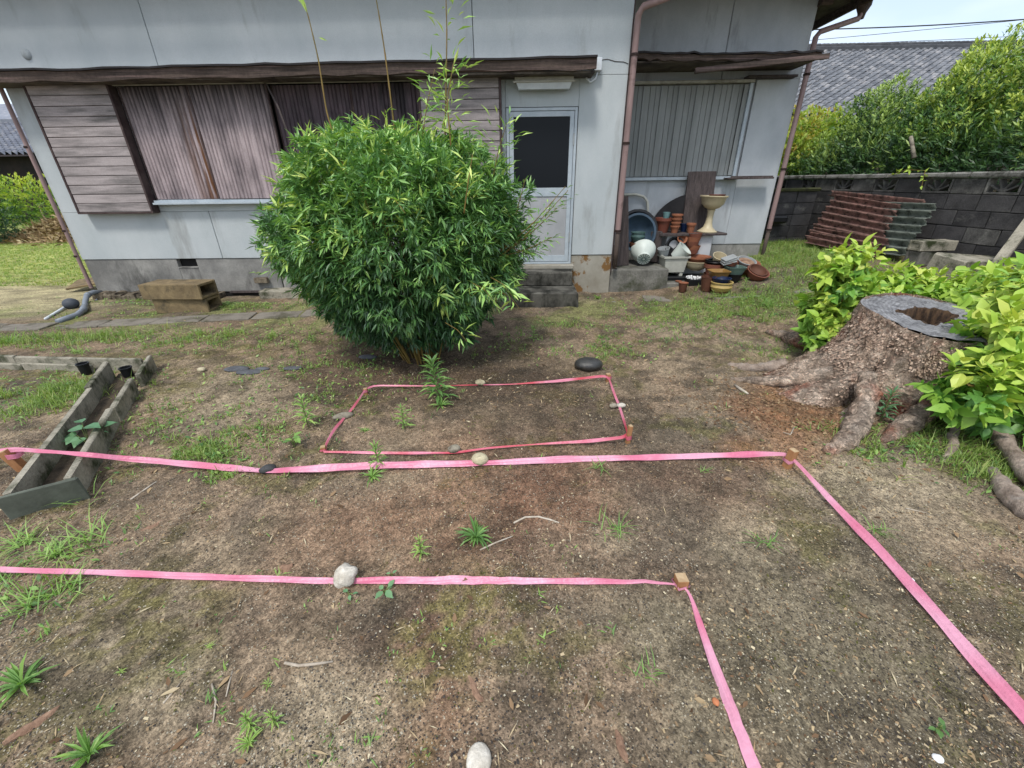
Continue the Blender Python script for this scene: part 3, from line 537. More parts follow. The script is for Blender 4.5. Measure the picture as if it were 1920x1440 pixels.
# pent roofs
def pent(x0, x1, y0, z0, y1, z1, name, seed, sag=.0, tw=0.0, segs=28, fh=.12, sof=-.1):
    rnd_ = random.Random(seed); V = []; T = []
    mbF = MB(); mbR = MB(); mbS = MB()
    X_ = np.linspace(x0, x1, segs+1); dz = np.array([rnd_.uniform(-.008,.008) + sag*math.sin(math.pi*(x-x0)/(x1-x0)) for x in X_]); dy = np.array([rnd_.uniform(-.006,.006) for _ in X_])
    V = []
    for i, x in enumerate(X_):
        zz = z0+dz[i]+tw*(i/segs); y = y0+dy[i]
        V += [(x, y, zz-fh+.016*rnd_.uniform(-1,1)), (x, y-.012, zz), (x, y+.03, zz), (x, y+.03, zz-fh)]
    mbF.add(V, [q for i in range(segs) for q in [(4*i+k, 4*i+4+k, 4*i+4+(k+1)%4, 4*i+(k+1)%4) for k in range(4)]] + [(0,1,2,3),(4*segs+3,4*segs+2,4*segs+1,4*segs)])
    V = []
    for i, x in enumerate(X_):
        zz = z0+dz[i]+tw*(i/segs)+.004; lip = .03+.012*rnd_.random(); up = max(0, rnd_.gauss(0,.006))
        V += [(x, y0-lip, zz-.006+up), (x, y0-lip, zz+.014+up), (x, y1, z1+.02), (x, y1, z1)]
    mbR.add(V, [q for i in range(segs) for q in [(4*i+k, 4*i+4+k, 4*i+4+(k+1)%4, 4*i+(k+1)%4) for k in range(4)]] + [(0,1,2,3),(4*segs+3,4*segs+2,4*segs+1,4*segs)])
    mbS.box(x0+.01, x1-.01, y0+.032, y1-.01, min(z0, z0+tw)+sof-.02, min(z0, z0+tw)+sof)
    o = obj(name, mbR, 'roofsheet', house); obj('fascia_board', mbF, 'fascia', o); obj('soffit', mbS, 'soffit', o); return o
PO = .34
pent(-6.9, .92, HY-PO, 2.815, HY-.001, 2.875, 'pent_roof', 3, -.004, .03, fh=.105, sof=-.085)
# rafters under
o = pent(HX1+.005, 3.98, HR-.62, 3.06, HR-.001, 3.14, 'pent_roof', 5, -.02, -.03, fh=.06, sof=-.05)
# second loose weathered board across the right pent roof
a = WY(1303,133,HR-.66); b_ = WY(1550,106,HR-.66)
mb = MB(); mb.box(0, (b_-a).length+.02, -.015, .015, -.03, .03, .006, .005); mb.xf(Matrix.Translation(a) @ Euler((0, -math.atan2(b_.z-a.z, b_.x-a.x), 0)).to_matrix().to_4x4())
obj('loose_fascia_board', mb, M['fascia'], o)
# lamp under the pent roof
lx0, lx1 = -.05, .68
lamp = obj('wall_lamp', MB().box(lx0, lx1, HY-.14, HY-.002, 2.66, 2.735, .006), 'lampbody', house)
mb = MB(); mb.add([(lx0+.02,HY-.15,2.655),(lx1-.02,HY-.15,2.655),(lx1-.02,HY-.02,2.655),(lx0+.02,HY-.02,2.655),(lx0+.05,HY-.13,2.585),(lx1-.05,HY-.13,2.585),(lx1-.05,HY-.04,2.585),(lx0+.05,HY-.04,2.585)], [(0,1,2,3),(7,6,5,4),(4,5,1,0),(5,6,2,1),(6,7,3,2),(7,4,0,3)])
obj('lamp_shade', mb, 'lampcover', lamp); obj('lamp_flange', MB().box(lx0-.02, lx1+.02, HY-.165, HY-.15, 2.65, 2.67, .002), 'lampbody', lamp)
bx = obj('junction_box', MB().box(.93, 1.02, HY-.10, HY-.002, 2.77, 2.90, .005), 'whitebox', house)
obj('cable', MB().tube([(.98,HY-.05,2.77),(.96,HY-.04,2.70),(.9,HY-.04,2.66),(.85,HY-.04,2.70),(.84,HY-.04,2.76)], .012, 6), 'whitebox', bx, True)
obj('crack_cable', MB().tube([(1.0,HY-.003,2.89),(1.1,HY-.003,2.90),(1.2,HY-.003,2.875),(1.3,HY-.003,2.87),(1.36,HY-.003,2.85)], .004, 5), 'bracket', house)
# door
dx0, dx1, dz0, dz1 = -.165, .765, .47, 2.41
o = obj('door', MB().box(dx0, dx1, HY+.03, HY+.09, dz0, dz1), 'doorpanel', house)
fm = MB(); y0_, y1_ = HY-.005, HY+.025
for a_ in ((dx0, dx0+.035, dz0, dz1), (dx1-.035, dx1, dz0, dz1), (dx0+.0355, dx1-.0355, dz1-.035, dz1), (dx0, dx1, dz0-.03, dz0-.002)): obj('door_jamb', MB().box(a_[0], a_[1], y0_, y1_, a_[2], a_[3], .002), 'alu', o)
s_ = MB(); a0, a1 = dx0+.04, dx1-.04
s_.box(a0, a0+.055, HY+.004, HY+.029, dz0+.005, dz1-.04, .002).box(a1-.055, a1, HY+.004, HY+.029, dz0+.005, dz1-.04, .002).box(a0+.055, a1-.055, HY+.004, HY+.029, dz1-.10, dz1-.04, .002)
s_.box(a0+.055, a1-.055, HY+.004, HY+.029, 1.36, 1.47, .002).box(a0+.055, a1-.055, HY+.004, HY+.029, dz0+.005, dz0+.09, .002); obj('sash', s_, 'alu', o)
obj('glass_pane', MB().box(a0+.056, a1-.056, HY+.015, HY+.022, 1.471, dz1-.101), 'glass', o)
obj('kick_panel', MB().box(a0+.056, a1-.056, HY+.015, HY+.024, dz0+.091, 1.359), 'doorpanel', o)
for a_ in (1.98, .75): obj('hinge', MB().box(dx1-.045, dx1-.03, HY-.012, HY-.0055, a_, a_+.14, .001), 'light_grey', o)
obj('door_head_line', MB().box(dx0-.004, dx1+.01, HY-.008, HY+.02, dz1+.0005, dz1+.004), 'seal', o)
obj('door_seal', MB().box(dx1+.0005, dx1+.006, HY-.006, HY+.02, dz0, dz1), 'seal', o)
# right window shutter (ribbed metal)
wx0, wx1, wz0, wz1 = HX1+.006, 3.42, 1.60, 2.80
mb = MB(); x = wx0; V = []; prof = []
while x < wx1-.10:
    prof += [(x,0),(x+.05,0),(x+.055,.012),(x+.06,.0),(x+.13,0),(x+.135,.012),(x+.14,0),(x+.205,0),(x+.21,-.022),(x+.235,-.022),(x+.24,0)]; x += .262
prof = [(min(a, wx1-.1), d) for a, d in prof]
for a, d in prof: V += [(a, HR-.01+d, wz0), (a, HR-.01+d, wz1)]
mb.add(V, [(2*k, 2*k+2, 2*k+3, 2*k+1) for k in range(len(prof)-1)])
wob = mat('grey_ribbed_shutter', lin(178,182,180,.62), lin(150,154,152,.62), 2, (2,2,.4), rough=.6, bump=.08)
o = obj('ribbed_window_shutter', mb, wob, house); obj('edge_panel', MB().box(wx1-.098, wx1-.03, HR-.03, HR+.03, wz0, wz1, .004), wob, o); obj('guide_rail', MB().box(wx1-.028, wx1+.02, HR-.06, HR+.02, wz0-.01, wz1+.01, .004), 'alu', o)
obj('window_back', MB().box(wx0, 3.5, HR+.035, HR+.06, 1.541, 2.859), 'doorpanel', house)
obj('window_head', MB().box(wx0, wx1+.02, HR-.09, HR+.03, 2.811, 2.85, .004), 'cream', house)
obj('window_hood', MB().box(3.30, 4.0, HR-.16, HR-.001, 2.855, 2.885, .004), 'grey_wood', house)
obj('window_sill', MB().box(wx0, wx1+.06, HR-.07, HR+.03, 1.542, 1.588, .004), 'alu', house)
obj('side_shelf', MB().box(3.25, 3.97, HR-.22, HR-.075, 1.545, 1.57, .004, .002), 'grey_wood', house)
obj('shelf_bracket', MB().box(3.3, 3.95, HR-.215, HR-.2, 1.572, 1.59, .002), 'grey_wood', house)
# handrail-like bent pipe on recess wall
mb = MB().tube([(1.40,HR-.06,1.34),(1.9,HR-.06,1.34),(2.02,HR-.06,1.31),(2.09,HR-.06,1.24),(2.12,HR-.06,1.1),(2.12,HR-.06,.8)], .022, 8); obj('bent_pipe', mb, 'offwhite', house, True)
# round vent cap on the upper left wall
c_ = WY(50,102,HY); mb = MB().lathe([(.0,.03),(.04,.028),(.055,.012),(.06,0)], 16); mb.xf(Matrix.Translation((c_.x, HY-.001, c_.z)) @ Euler((R_(90),0,0)).to_matrix().to_4x4()); obj('round_cap', mb, 'stucco', house, True)
# main roof with eave, gutters
rf = MB()
ez = 3.80
rf.box(HX0-.7, HX1+.66, HY-.30, HR-.1, ez, ez+.03).box(HX1+.665, HX2+.62, HR-.62, HR-.1, ez, ez+.03).box(HX0-.7, HX2+.62, HR-.098, 15, ez, ez+.03)
ro = obj('roof', MB().add([(HX0-.75,HY-.34,ez+.06),(HX1+.7,HY-.34,ez+.06),(HX2+.68,HR-.66,ez+.06),(HX2+.68,15,ez+.06),(HX0-.75,15,ez+.06),(HX0+3,10.6,5.2),(HX2-3,10.6,5.2)], [(0,1,2,6,5),(2,3,6),(3,4,5,6),(4,0,5),(0,4,3,2,1)]), 'ridgetile', house)
obj('eave_soffit', rf, 'soffit', ro)
obj('eave_fascia', MB().box(HX2+.622, HX2+.65, HR-.66, 15, ez-.10, ez+.05, .003), 'fascia', ro)
obj('verge_board', MB().box(HX2-.02, HX2+.62, HR-.645, HR-.622, ez-.10, ez+.05, .003), 'fascia', ro)
obj('verge_block', MB().box(HX2-.02, HX2+.14, HR-.12, HR-.003, ez-.14, ez-.02, .01), 'fascia', ro)
def gutter(p0, p1, r=.055):
    mb = MB(); n = 9; V = []; d = (Vector(p1)-Vector(p0)).normalized(); s_ = d.cross(Vector((0,0,1)))
    for p in (p0, p1):
        for rr in (r, r*.9):
            for k in range(n):
                t = math.pi*k/(n-1); V.append(tuple(Vector(p)+s_*math.cos(t)*rr-Vector((0,0,1))*math.sin(t)*rr))
    F_ = [(k, k+1, 2*n+k+1, 2*n+k) for k in range(n-1)] + [(n+k+1, n+k, 3*n+k, 3*n+k+1) for k in range(n-1)] + [tuple(range(n)), tuple(range(2*n, 3*n))]
    mb.add(V, F_); return mb
obj('gutter', gutter((HX2+.71, HR-.7, ez-.02), (HX2+.71, 14, ez-.02)), 'pipeold', ro, True)
obj('gutter', gutter((HX0-.8, HY-.40, ez-.0), (HX1+.7, HY-.40, ez-.0)), 'pipeold', ro, True)
obj('gutter_box', MB().lathe([(.09,.12),(.09,.02),(.05,-.06),(.04,-.12)], 12).xf(Matrix.Translation((HX2+.70,7.62,ez-.12))), 'pipeold', ro, True)
# downspouts
def spout(pts, r, cuts, name='downspout', m='pipe'):
    o = obj(name, MB().tube(pts, r, 12), m, house); smooth_by_angle(o, 50)
    for c in cuts: obj('bracket', MB().lathe([(r*1.05,-.015),(r*1.3,-.012),(r*1.3,.012),(r*1.05,.015)], 12).xf(Matrix.Translation(c)), 'bracket', o)
    return o
X1 = HX1+.045; YS = HY-.05
spout([(1.95,6.1,3.66),(1.85,6.15,3.45),(1.45,6.28,3.36),(X1,6.33,3.30),(X1,YS,3.2),(X1,YS,.88)], .038, [(X1,YS,2.93),(X1,YS,1.99),(X1,YS,.9)])
obj('downspout', MB().tube([(X1,YS,.95),(X1+.003,YS,.37)], .033, 10), 'pipeold', house, True)
obj('corner_board', MB().box(HX1+.002, HX1+.016, HY+.0, HY+.12, .3, TOP, .002), 'trim', house)
X2 = HX2+.05; Y2 = HR-.04
spout([(HX2+.70,7.62,3.66),(HX2+.66,7.6,3.56),(HX2+.12,7.5,3.40),(X2,Y2,3.33),(X2,Y2,.75)], .036, [(X2,Y2,2.9),(X2,Y2,1.68),(X2,Y2,.78)])
obj('downspout', MB().tube([(X2,Y2,.78),(X2,Y2,.2)], .03, 10), 'pipeold', house, True)
X0 = HX0-.045
spout([(X0+.01,HY-.02,3.75),(X0+.01,HY-.02,.14)], .026, [(X0,HY-.02,2.05),(X0,HY-.02,.98),(X0,HY-.02,.62)])
# steps
st = thing('doorstep', 'dark mossy concrete steps up to the back door', 'steps', (.3, 6, 0))
obj('sill_slab', MB().box(-.2, .80, HY-.12, HY+.01, .385, .438, .006, .002), 'plinthR', st)
obj('upper_step', MB().box(-.3, .76, HY-.36, HY+.008, .19, .382, .012, .003), 'step', st)
obj('lower_step', MB().box(-.3, .80, HY-.78, HY+.006, -.05, .187, .015, .004), 'step', st)
tag(obj('low_concrete_block', MB().box(1.375, 2.26, 6.42, 7.3, -.05, .34, .015, .004), 'lowcon'), 'low mossy concrete plinth beside the downspout under the white tub', 'concrete block')

# ------------------------------------------------------------ things at the left corner of the house
def cinder(name, c, rot, label, m='cinder', size=(.92,.36,.2), holes=1, tiltx=0, group=None, cat='block'):
    t = None; lx, ly, lz = size; w_ = .035; mb = MB()
    # channel shell with an open end: walls, floor, top, web
    mb.box(-lx/2, lx/2, -ly/2, -ly/2+w_, 0, lz, .006, .0015).box(-lx/2, lx/2, ly/2-w_, ly/2, 0, lz, .006, .0015)
    mb.box(-lx/2+.003, lx/2-.003, -ly/2+w_-.002, ly/2-w_+.002, lz-w_, lz-.002, .004).box(-lx/2+.003, lx/2-.003, -ly/2+w_-.002, ly/2-w_+.002, .002, w_, .004)
    mb.box(-lx/2+.01, -lx/2+.05, -ly/2+w_-.002, ly/2-w_+.002, w_-.002, lz-w_+.002)
    mb.xf(Matrix.Translation(c) @ Euler((tiltx, 0, rot)).to_matrix().to_4x4())
    return tag(obj(name, mb, m, origin=c), label, cat, group)
cinder('concrete_block', Vector((-4.60, 5.62, -.01)), .03, 'lower tan hollow concrete block of the stack by the house wall', size=(.72,.30,.19))
cinder('concrete_block', Vector((-4.64, 5.60, .185)), -.02, 'upper tan hollow concrete block with a grooved edge, on top of the stack', size=(.82,.34,.20))
tag(obj('concrete_offcut', MB().box(-3.95, -3.30, 6.2, 6.45, -.02, .11, .01, .006), 'conc'), 'weathered concrete lump half hidden behind the bamboo', 'concrete')
tag(obj('brick_fragment', MB().box(-4.05,-3.85,HY-.07,HY+.0,.20,.28,.008,.003), 'spall'), 'small rough mortar lump stuck on the house base', 'mortar')
pv = thing('drain_pipe', 'grey plastic drain pipe bending out at the house corner', 'pipe', (-6.5, 6.2, 0))
pa = [WY(190,548,6.35), WY(176,548,6.2), WY(163,553,6.1), WY(160,566,6.0), G(158,580,.04), G(145,590,.03), G(108,603,.02)]
obj('pipe_run', MB().tube(pa, .034, 12), 'pvc', pv, True)
for k in (2, 4): obj('pipe_collar', MB().tube([Vector(pa[k])+(Vector(pa[k-1])-Vector(pa[k]))*.3, Vector(pa[k])-(Vector(pa[k])-Vector(pa[k+1]))*.15], .04, 12), 'pvc', pv, True)
tag(obj('thin_pipe', MB().tube([G(85,598,.02), G(128,572,.03), G(137,567,.03)], .016, 8), 'whitebox', smooth=True), 'thin white pipe lying on the ground by the grey ball', 'pipe')
tag(obj('short_hose', MB().tube([WY(184,558,6.25),WY(178,566,6.15),WY(174,572,6.1)], .010, 8), 'whitebox', smooth=True), 'short white hose below the house corner', 'hose')
c_ = G(137,578)
def rock(c, rx, ry, rz, m, label, name='stone', cat='stone', rot=0, seed=0, rough=.12, group=None, sink=.25, n=22):
    V = []; F_ = []; m_ = n//2
    r_ = np.random.default_rng(seed+hash(label) % 1000 if False else seed+11)
    for i in range(m_+1):
        a = math.pi*i/m_
        for k in range(n):
            t_ = 2*math.pi*k/n; V.append((math.sin(a)*math.cos(t_), math.sin(a)*math.sin(t_), math.cos(a)))
    V = np.array(V); nn = 1+rough*(n3(V+seed*3.1, 1.6, seed)-.5)*2+rough*.5*(n3(V+seed, 4.5, seed+3)-.5)
    V = V*nn[:, None]*np.array([rx, ry, rz]); cs, sn = math.cos(rot), math.sin(rot)
    V = np.stack([V[:, 0]*cs-V[:, 1]*sn, V[:, 0]*sn+V[:, 1]*cs, V[:, 2]], -1) + np.array([c[0], c[1], c[2]+rz*(1-2*sink)*1.0])
    F_ = [(i*n+k, (i+1)*n+k, (i+1)*n+(k+1)%n, i*n+(k+1)%n) for i in range(m_) for k in range(n)]
    o = obj(name, MB().add(V, F_), m, smooth=True, origin=c); return tag(o, label, cat, group)
rock((c_.x,c_.y,.0), .095, .09, .075, 'grey_ball', 'dark grey ball lying beside the drain pipe', 'ball', 'ball', seed=1, rough=.03, sink=.05)
rock((-6.68,6.62,.0), .1, .09, .12, 'terracotta', 'broken clay piece behind the drain pipe', 'clay_piece', 'clay', seed=2)
tag(obj('tilted_slab', MB().box(-.34,.34,-.2,.2,-.03,.0,.005).xf(Matrix.Translation((-7.15,6.95,.15)) @ Euler((R_(10),R_(-8),.3)).to_matrix().to_4x4()), 'cinder'), 'flat tan slab leaning behind the grey ball', 'slab')

# ------------------------------------------------------------ concrete troughs
tr_ = thing('drain_trough', 'grey concrete gutter trough running up the left of the yard', 'trough', G(120, 860))
A = G(75, 935, .0); A.x = -2.555; A.y = 1.70
Bp = Vector((-3.60, 3.47, 0)); dv = (Bp-A).normalized(); sd = Vector((dv.y, -dv.x, 0)); Lt = (Bp-A).length
def trpiece(s0, s1, side, h=.145, jit=0):
    w0, w1 = .095, .132
    mb = MB().box(s0, s1, w0, w1, -.06, h, .006, .002)
    a = math.atan2(dv.y, dv.x)
    ang = jit
    sg = 1 if side > 0 else -1
    mt = Matrix.Translation(A) @ Matrix.Rotation(a+jit, 4, 'Z') @ Matrix.Diagonal((1, -sg, 1, 1))
    mb.xf(mt)
    if sg > 0: mb.f = [q[::-1] for q in mb.f]
    return mb
obj('trough_wall', trpiece(0, 1.42, -1), 'conc', tr_); obj('trough_wall', trpiece(1.44, Lt-.02, -1, .15, .012), 'conc', tr_)
obj('trough_wall', trpiece(.02, .92, 1, .14, .0), 'conc', tr_); obj('trough_wall', trpiece(.95, 1.52, 1, .13, -.004), 'conc', tr_); obj('trough_wall', trpiece(1.62, Lt+.05, 1, .125, -.02), 'conc', tr_)
bt = MB().box(.01, Lt, -.10, .10, -.05, .012, .002, .002).xf(Matrix.Translation(A) @ Matrix.Rotation(math.atan2(dv.y, dv.x), 4, 'Z')); obj('trough_floor', bt, 'soil_dark', tr_)
pl = MB().box(-.012, .0, -.165, .15, -.04, .15, .003, .002).xf(Matrix.Translation(A-dv*.003) @ Matrix.Rotation(math.atan2(dv.y, dv.x)+.05, 4, 'Z') @ Matrix.Rotation(-.15, 4, 'Y'))
tag(obj('end_plate', pl, 'plate_dark'), 'dark mossy sheet closing the near end of the concrete trough', 'plate')
t2 = thing('drain_trough', 'concrete gutter trough running left along the path, behind the black pots', 'trough', (-4.4, 3.65, 0))
def wseg(pa, pb, z, w_, lo, parent, nseg=2):
    a = G(*pa, z); b3 = G(*pb, z); a.z = b3.z = 0; d_ = b3-a; an = math.atan2(d_.y, d_.x); ln = d_.length/nseg
    for k in range(nseg):
        mb = MB().box(k*ln+.003, (k+1)*ln-.003, 0, w_, lo, z+random.uniform(-.006,.006), .006, .002); obj('trough_wall', mb.xf(Matrix.Translation(a) @ Matrix.Rotation(an+random.uniform(-.004,.004), 4, 'Z')), 'conc', parent)
wseg((-90,666), (262,674), .11, .036, -.05, t2, 3); wseg((-90,678), (170,687), .05, .03, -.05, t2, 2)
for px, py, r, lb in ((163,700,.055,'black plastic pot beside the outer trough wall'), (243,708,.055,'black plastic pot at the inner end of the right trough wall')):
    c = G(px, py, .0); r *= .8; mb = MB().lathe([(r*.8,-.03),(r,.09),(r*1.12,.092),(r*1.12,.102),(r*.92,.102),(r*.8,.03),(0,.02)], 20).xf(Matrix.Translation(c)); tag(obj('black_pot', mb, 'black_plastic', smooth=False, origin=c), lb, 'pot'); smooth_by_angle(COL.objects[-1])

# ------------------------------------------------------------ stones on the tapes and others
def px_rock(px, py, rx, ry, rz, m, label, dz=0, **k):
    c = G(px, py, dz); c.z = float(gz(c.x, c.y))+dz; return rock(c, rx, ry, rz, m, label, **k)
px_rock(901,866,.052,.046,.034,'stone_tan','pale tan stone holding the outer pink tape near its middle',dz=.005,seed=3,sink=.1)
px_rock(852,845,.042,.034,.026,'stone_grey','brown grey oval stone on the near side of the inner tape loop',dz=.005,seed=4,rot=.5,sink=.1)
px_rock(503,881,.048,.03,.024,'stone_dark','dark grey stone holding the outer tape in the weeds at left',dz=.005,seed=5,rot=.5,sink=.1)
px_rock(900,720,.044,.034,.024,'stone_tan','small tan stone on the far side of the inner tape loop under the bamboo',dz=.004,seed=6,sink=.1)
px_rock(644,782,.075,.034,.024,'stone_grey','long grey brown stone on the left side of the inner tape loop',dz=.004,seed=7,rot=.45,sink=.1)
px_rock(1150,763,.03,.024,.018,'stone_grey','left flat pebble of the pair on the right side of the inner loop',dz=.004,seed=8,sink=.1)
px_rock(1164,762,.036,.024,.018,'stone_pale','paler right pebble of the pair on the right side of the inner loop',dz=.006,seed=9,sink=.1)
px_rock(1103,688,.135,.10,.06,'stone_black','large smooth dark stone just outside the inner loop beside the bamboo',seed=10,rough=.06,sink=.2)
px_rock(650,1086,.042,.05,.038,'stone_pale','rough whitish rock holding the nearest pink tape',dz=.004,seed=12,rough=.42,sink=.12)
px_rock(898,1432,.038,.045,.022,'stone_pale','half buried grey and cream stone at the bottom edge of the photo',seed=13,sink=.25)
px_rock(443,690,.12,.06,.02,'stone_slate','left flat grey stepping stone sunk in the soil',seed=14,sink=.3)
px_rock(466,697,.13,.05,.018,'stone_slate','wide flat dark stone sunk in the soil, in front of its neighbours',seed=15,sink=.3)
px_rock(492,690,.07,.03,.016,'stone_slate','small flat stone right of the sunk pair',seed=16,sink=.3)
px_rock(549,693,.09,.04,.016,'stone_slate','lone flat grey stone sunk left of the bamboo foot',seed=17,sink=.3)
px_rock(378,693,.04,.03,.022,'stone_tan','small pale pebble left of the flat grey stones',seed=18,sink=.2)
px_rock(690,672,.09,.04,.02,'stone_slate','flat grey stone in the shade under the left of the bamboo',seed=19,sink=.3)
px_rock(1341,1318,.011,.013,.008,'orange_pebble','tiny orange pebble between the two right hand tapes',seed=20,sink=.2)
px_rock(1760,1420,.016,.012,.008,'stone_white','small white pebble near the bottom right corner',seed=21,sink=.2)
px_rock(1708,1086,.014,.012,.007,'stone_white','small white pebble right of the long outer tape',seed=22,sink=.2)

# ------------------------------------------------------------ stakes
def stake(px, py, w, h, label, lean=(0,0), rot=0, m='wood', cut=0):
    c = G(px, py); c.z = float(gz(c.x, c.y)); t = MB().box(-w/2, w/2, -w/2, w/2, -.08, h, .002)
    mt = Matrix.Translation(c) @ Euler((lean[0], lean[1], rot)).to_matrix().to_4x4()
    o = tag(obj('stake', t.xf(mt), m, origin=c), label, 'stake', 'wooden stakes holding the pink tape')
    e = MB().box(-w/2+.001, w/2-.001, -w/2+.001, w/2-.001, h-.003, h+.001); obj('sawn_end', e.xf(mt), 'woodend', o)
    return c, w, h
S = {}
S['left'] = stake(46, 880, .046, .155, 'orange brown stake leaning at the left edge by the trough', (.0, -.30), .2)
S['right'] = stake(1476, 872, .040, .125, 'square stake at the right corner of the outer tape in front of the stump', (.05, .06), .35)
S['near'] = stake(1274, 1102, .046, .05, 'short block stake at the corner of the nearest tape', (.0, 0), .05)
S['sw'] = stake(607, 845, .032, .032, 'short pale stake at the near left corner of the inner loop', (.0, 0), .3)
S['se'] = stake(1177, 828, .026, .13, 'thin stake at the near right corner of the inner loop', (.0, .05), .2)
S['ne'] = stake(1140, 714, .034, .07, 'stake at the far right corner of the inner loop by the dark stone', (.0, -.04), .2)
S['nw'] = stake(686, 737, .03, .055, 'thin stake at the far left corner of the inner loop in the weeds', (.0, 0), .2)

# ------------------------------------------------------------ pink tapes
def tape(pts, label, seed, wraps=(), m_='tape'):
    """pts: (px, py, height, width, tilt)"""
    r_ = random.Random(seed); C_ = [G(p[0], p[1], p[2]) for p in pts]
    # densify
    Q_ = []; W_ = []; T_ = []
    for i in range(len(C_)-1):
        n = max(2, int((C_[i+1]-C_[i]).length/.03))
        for k in range(n):
            t = k/n; tt = t
            Q_.append(C_[i].lerp(C_[i+1], t)); W_.append(pts[i][3]*(1-tt)+pts[i+1][3]*tt); T_.append(pts[i][4]*(1-tt)+pts[i+1][4]*tt)
    Q_.append(C_[-1]); W_.append(pts[-1][3]); T_.append(pts[-1][4])
    Qa = np.array([tuple(q) for q in Q_])
    for _ in range(3): Qa[1:-1] = Qa[1:-1]*.5+(Qa[:-2]+Qa[2:])*.25
    Qa[:, 2] = np.maximum(Qa[:, 2], gz(Qa[:, 0], Qa[:, 1])+.006)
    mb = MB(); V = []; m = 7; s = 0
    for i in range(len(Qa)):
        a = Vector(Qa[max(i-1, 0)]); b2 = Vector(Qa[min(i+1, len(Qa)-1)]); d = (b2-a).normalized(); sdv = d.cross(Vector((0,0,1))).normalized()
        up = sdv.cross(d); tl = T_[i]; w = W_[i]; s += .03
        for k in range(m):
            u = (k/(m-1)-.5)*w; wr = (math.sin(u*260+seed+s*3.1)*.0026*(.5+math.sin(s*2.3)) + math.sin(s*23+k*1.7)*.0016 + math.sin(s*9.7+u*90)*.002)*min(1,w/.03)
            sg = -1 if sdv.dot(Vector(EYE)-Vector(Qa[i])) > 0 else 1
            p = Vector(Qa[i]) + sdv*(u*math.cos(tl)) + up*(sg*u*math.sin(tl)+wr) + Vector((0,0,abs(w/2*math.sin(tl))))
            V.append(tuple(p))
    mb.add(V, [(i*m+k, i*m+k+1, (i+1)*m+k+1, (i+1)*m+k) for i in range(len(Qa)-1) for k in range(m-1)])
    for key, z0, hh in wraps:
        c, w, h = S[key]; q = w/2+.0035; ring = [(-q,-q),(q,-q),(q,q),(-q,q)]; V = []
        for zz in (z0, z0+hh*.5, z0+hh):
            for x, y in ring: 
                rt = .3; V.append((c.x+x*math.cos(rt)-y*math.sin(rt), c.y+x*math.sin(rt)+y*math.cos(rt), c.z+zz+random.uniform(-.002,.002)))
        mb.add(V, [(l*4+k, l*4+(k+1)%4, l*4+4+(k+1)%4, l*4+4+k) for l in range(2) for k in range(4)])
    o = obj('pink_tape', mb, m_, smooth=True); return tag(o, label, 'tape')
tape([(-120,868,.10,.036,.7),(-20,856,.12,.036,.8),(24,845,.13,.03,1.2),(50,845,.14,.024,1.0),(75,847,.155,.022,.6),(130,851,.155,.024,.5),(165,855,.15,.03,.5),(230,861,.08,.036,.5),(300,867,.03,.04,.5),(430,879,.01,.04,.4),(503,884,.005,.036,.2),(560,882,.008,.042,.5),(700,876,.012,.046,.6),(800,873,.01,.044,.6),(900,870,.005,.04,.4),(1060,863,.01,.036,.5),(1250,859,.018,.034,.6),(1400,855,.035,.034,.8),(1474,853,.05,.02,1.2),
      (1482,858,.05,.014,1.3),(1500,876,.04,.02,.9),(1560,945,.02,.032,.7),(1650,1036,.012,.038,.5),(1750,1150,.01,.042,.5),(1850,1268,.01,.046,.5),(1925,1352,.01,.05,.5),(2020,1460,.01,.05,.4)],
     'long pink tape running across the yard, round the stump side stake and off bottom right', 1, (('left',.10,.03),('right',.04,.02)))
tape([(-120,1062,.05,.02,.5),(0,1069,.05,.02,.5),(200,1076,.03,.024,.5),(400,1084,.015,.027,.5),(640,1091,.004,.024,.3),(700,1090,.006,.03,.5),(900,1091,.008,.03,.5),(1100,1092,.014,.024,.6),(1262,1095,.022,.010,1.2),(1276,1100,.022,.01,1.2),(1290,1104,.02,.012,1.0),(1310,1168,.012,.024,.5),(1345,1265,.008,.03,.4),(1380,1360,.008,.034,.4),(1412,1440,.008,.038,.4),(1450,1530,.008,.04,.4)],
     'nearest pink tape from the left edge to the short stake and off the bottom', 2, (('near',.010,.014),))
tape([(607,848,.014,0.0109,.8),(700,850,.01,0.0156,.6),(780,851,.008,0.0203,.5),(852,850,.004,0.0172,.3),(920,840,.008,0.0156,.5),(1000,834,.012,0.0094,.7),(1100,829,.022,0.0203,.8),(1176,822,.03,0.0250,1.2),(1176,812,.045,0.0156,1.3),(1170,792,.03,0.0203,1.0),(1162,764,.004,0.0172,.3),(1150,735,.02,0.0187,.8),(1140,707,.04,0.0172,1.2),(1128,707,.04,0.0203,1.1),(1040,716,.02,0.0187,.8),(960,721,.008,0.0109,.6),(900,722,.004,0.0109,.3),(800,724,.01,0.0094,.6),(700,724,.03,0.0156,.9),(686,730,.03,0.0140,1.1),(672,752,.02,0.0172,.9),(650,780,.004,0.0156,.3),(628,805,.02,0.0187,.8),(612,832,.02,0.0172,.9),(607,848,.014,0.0109,.8)],
     'pink tape marking the small rectangle in front of the bamboo', 3, (('se',.03,.03),('ne',.03,.02),('sw',.008,.01),('nw',.025,.02)), 'tape_red')

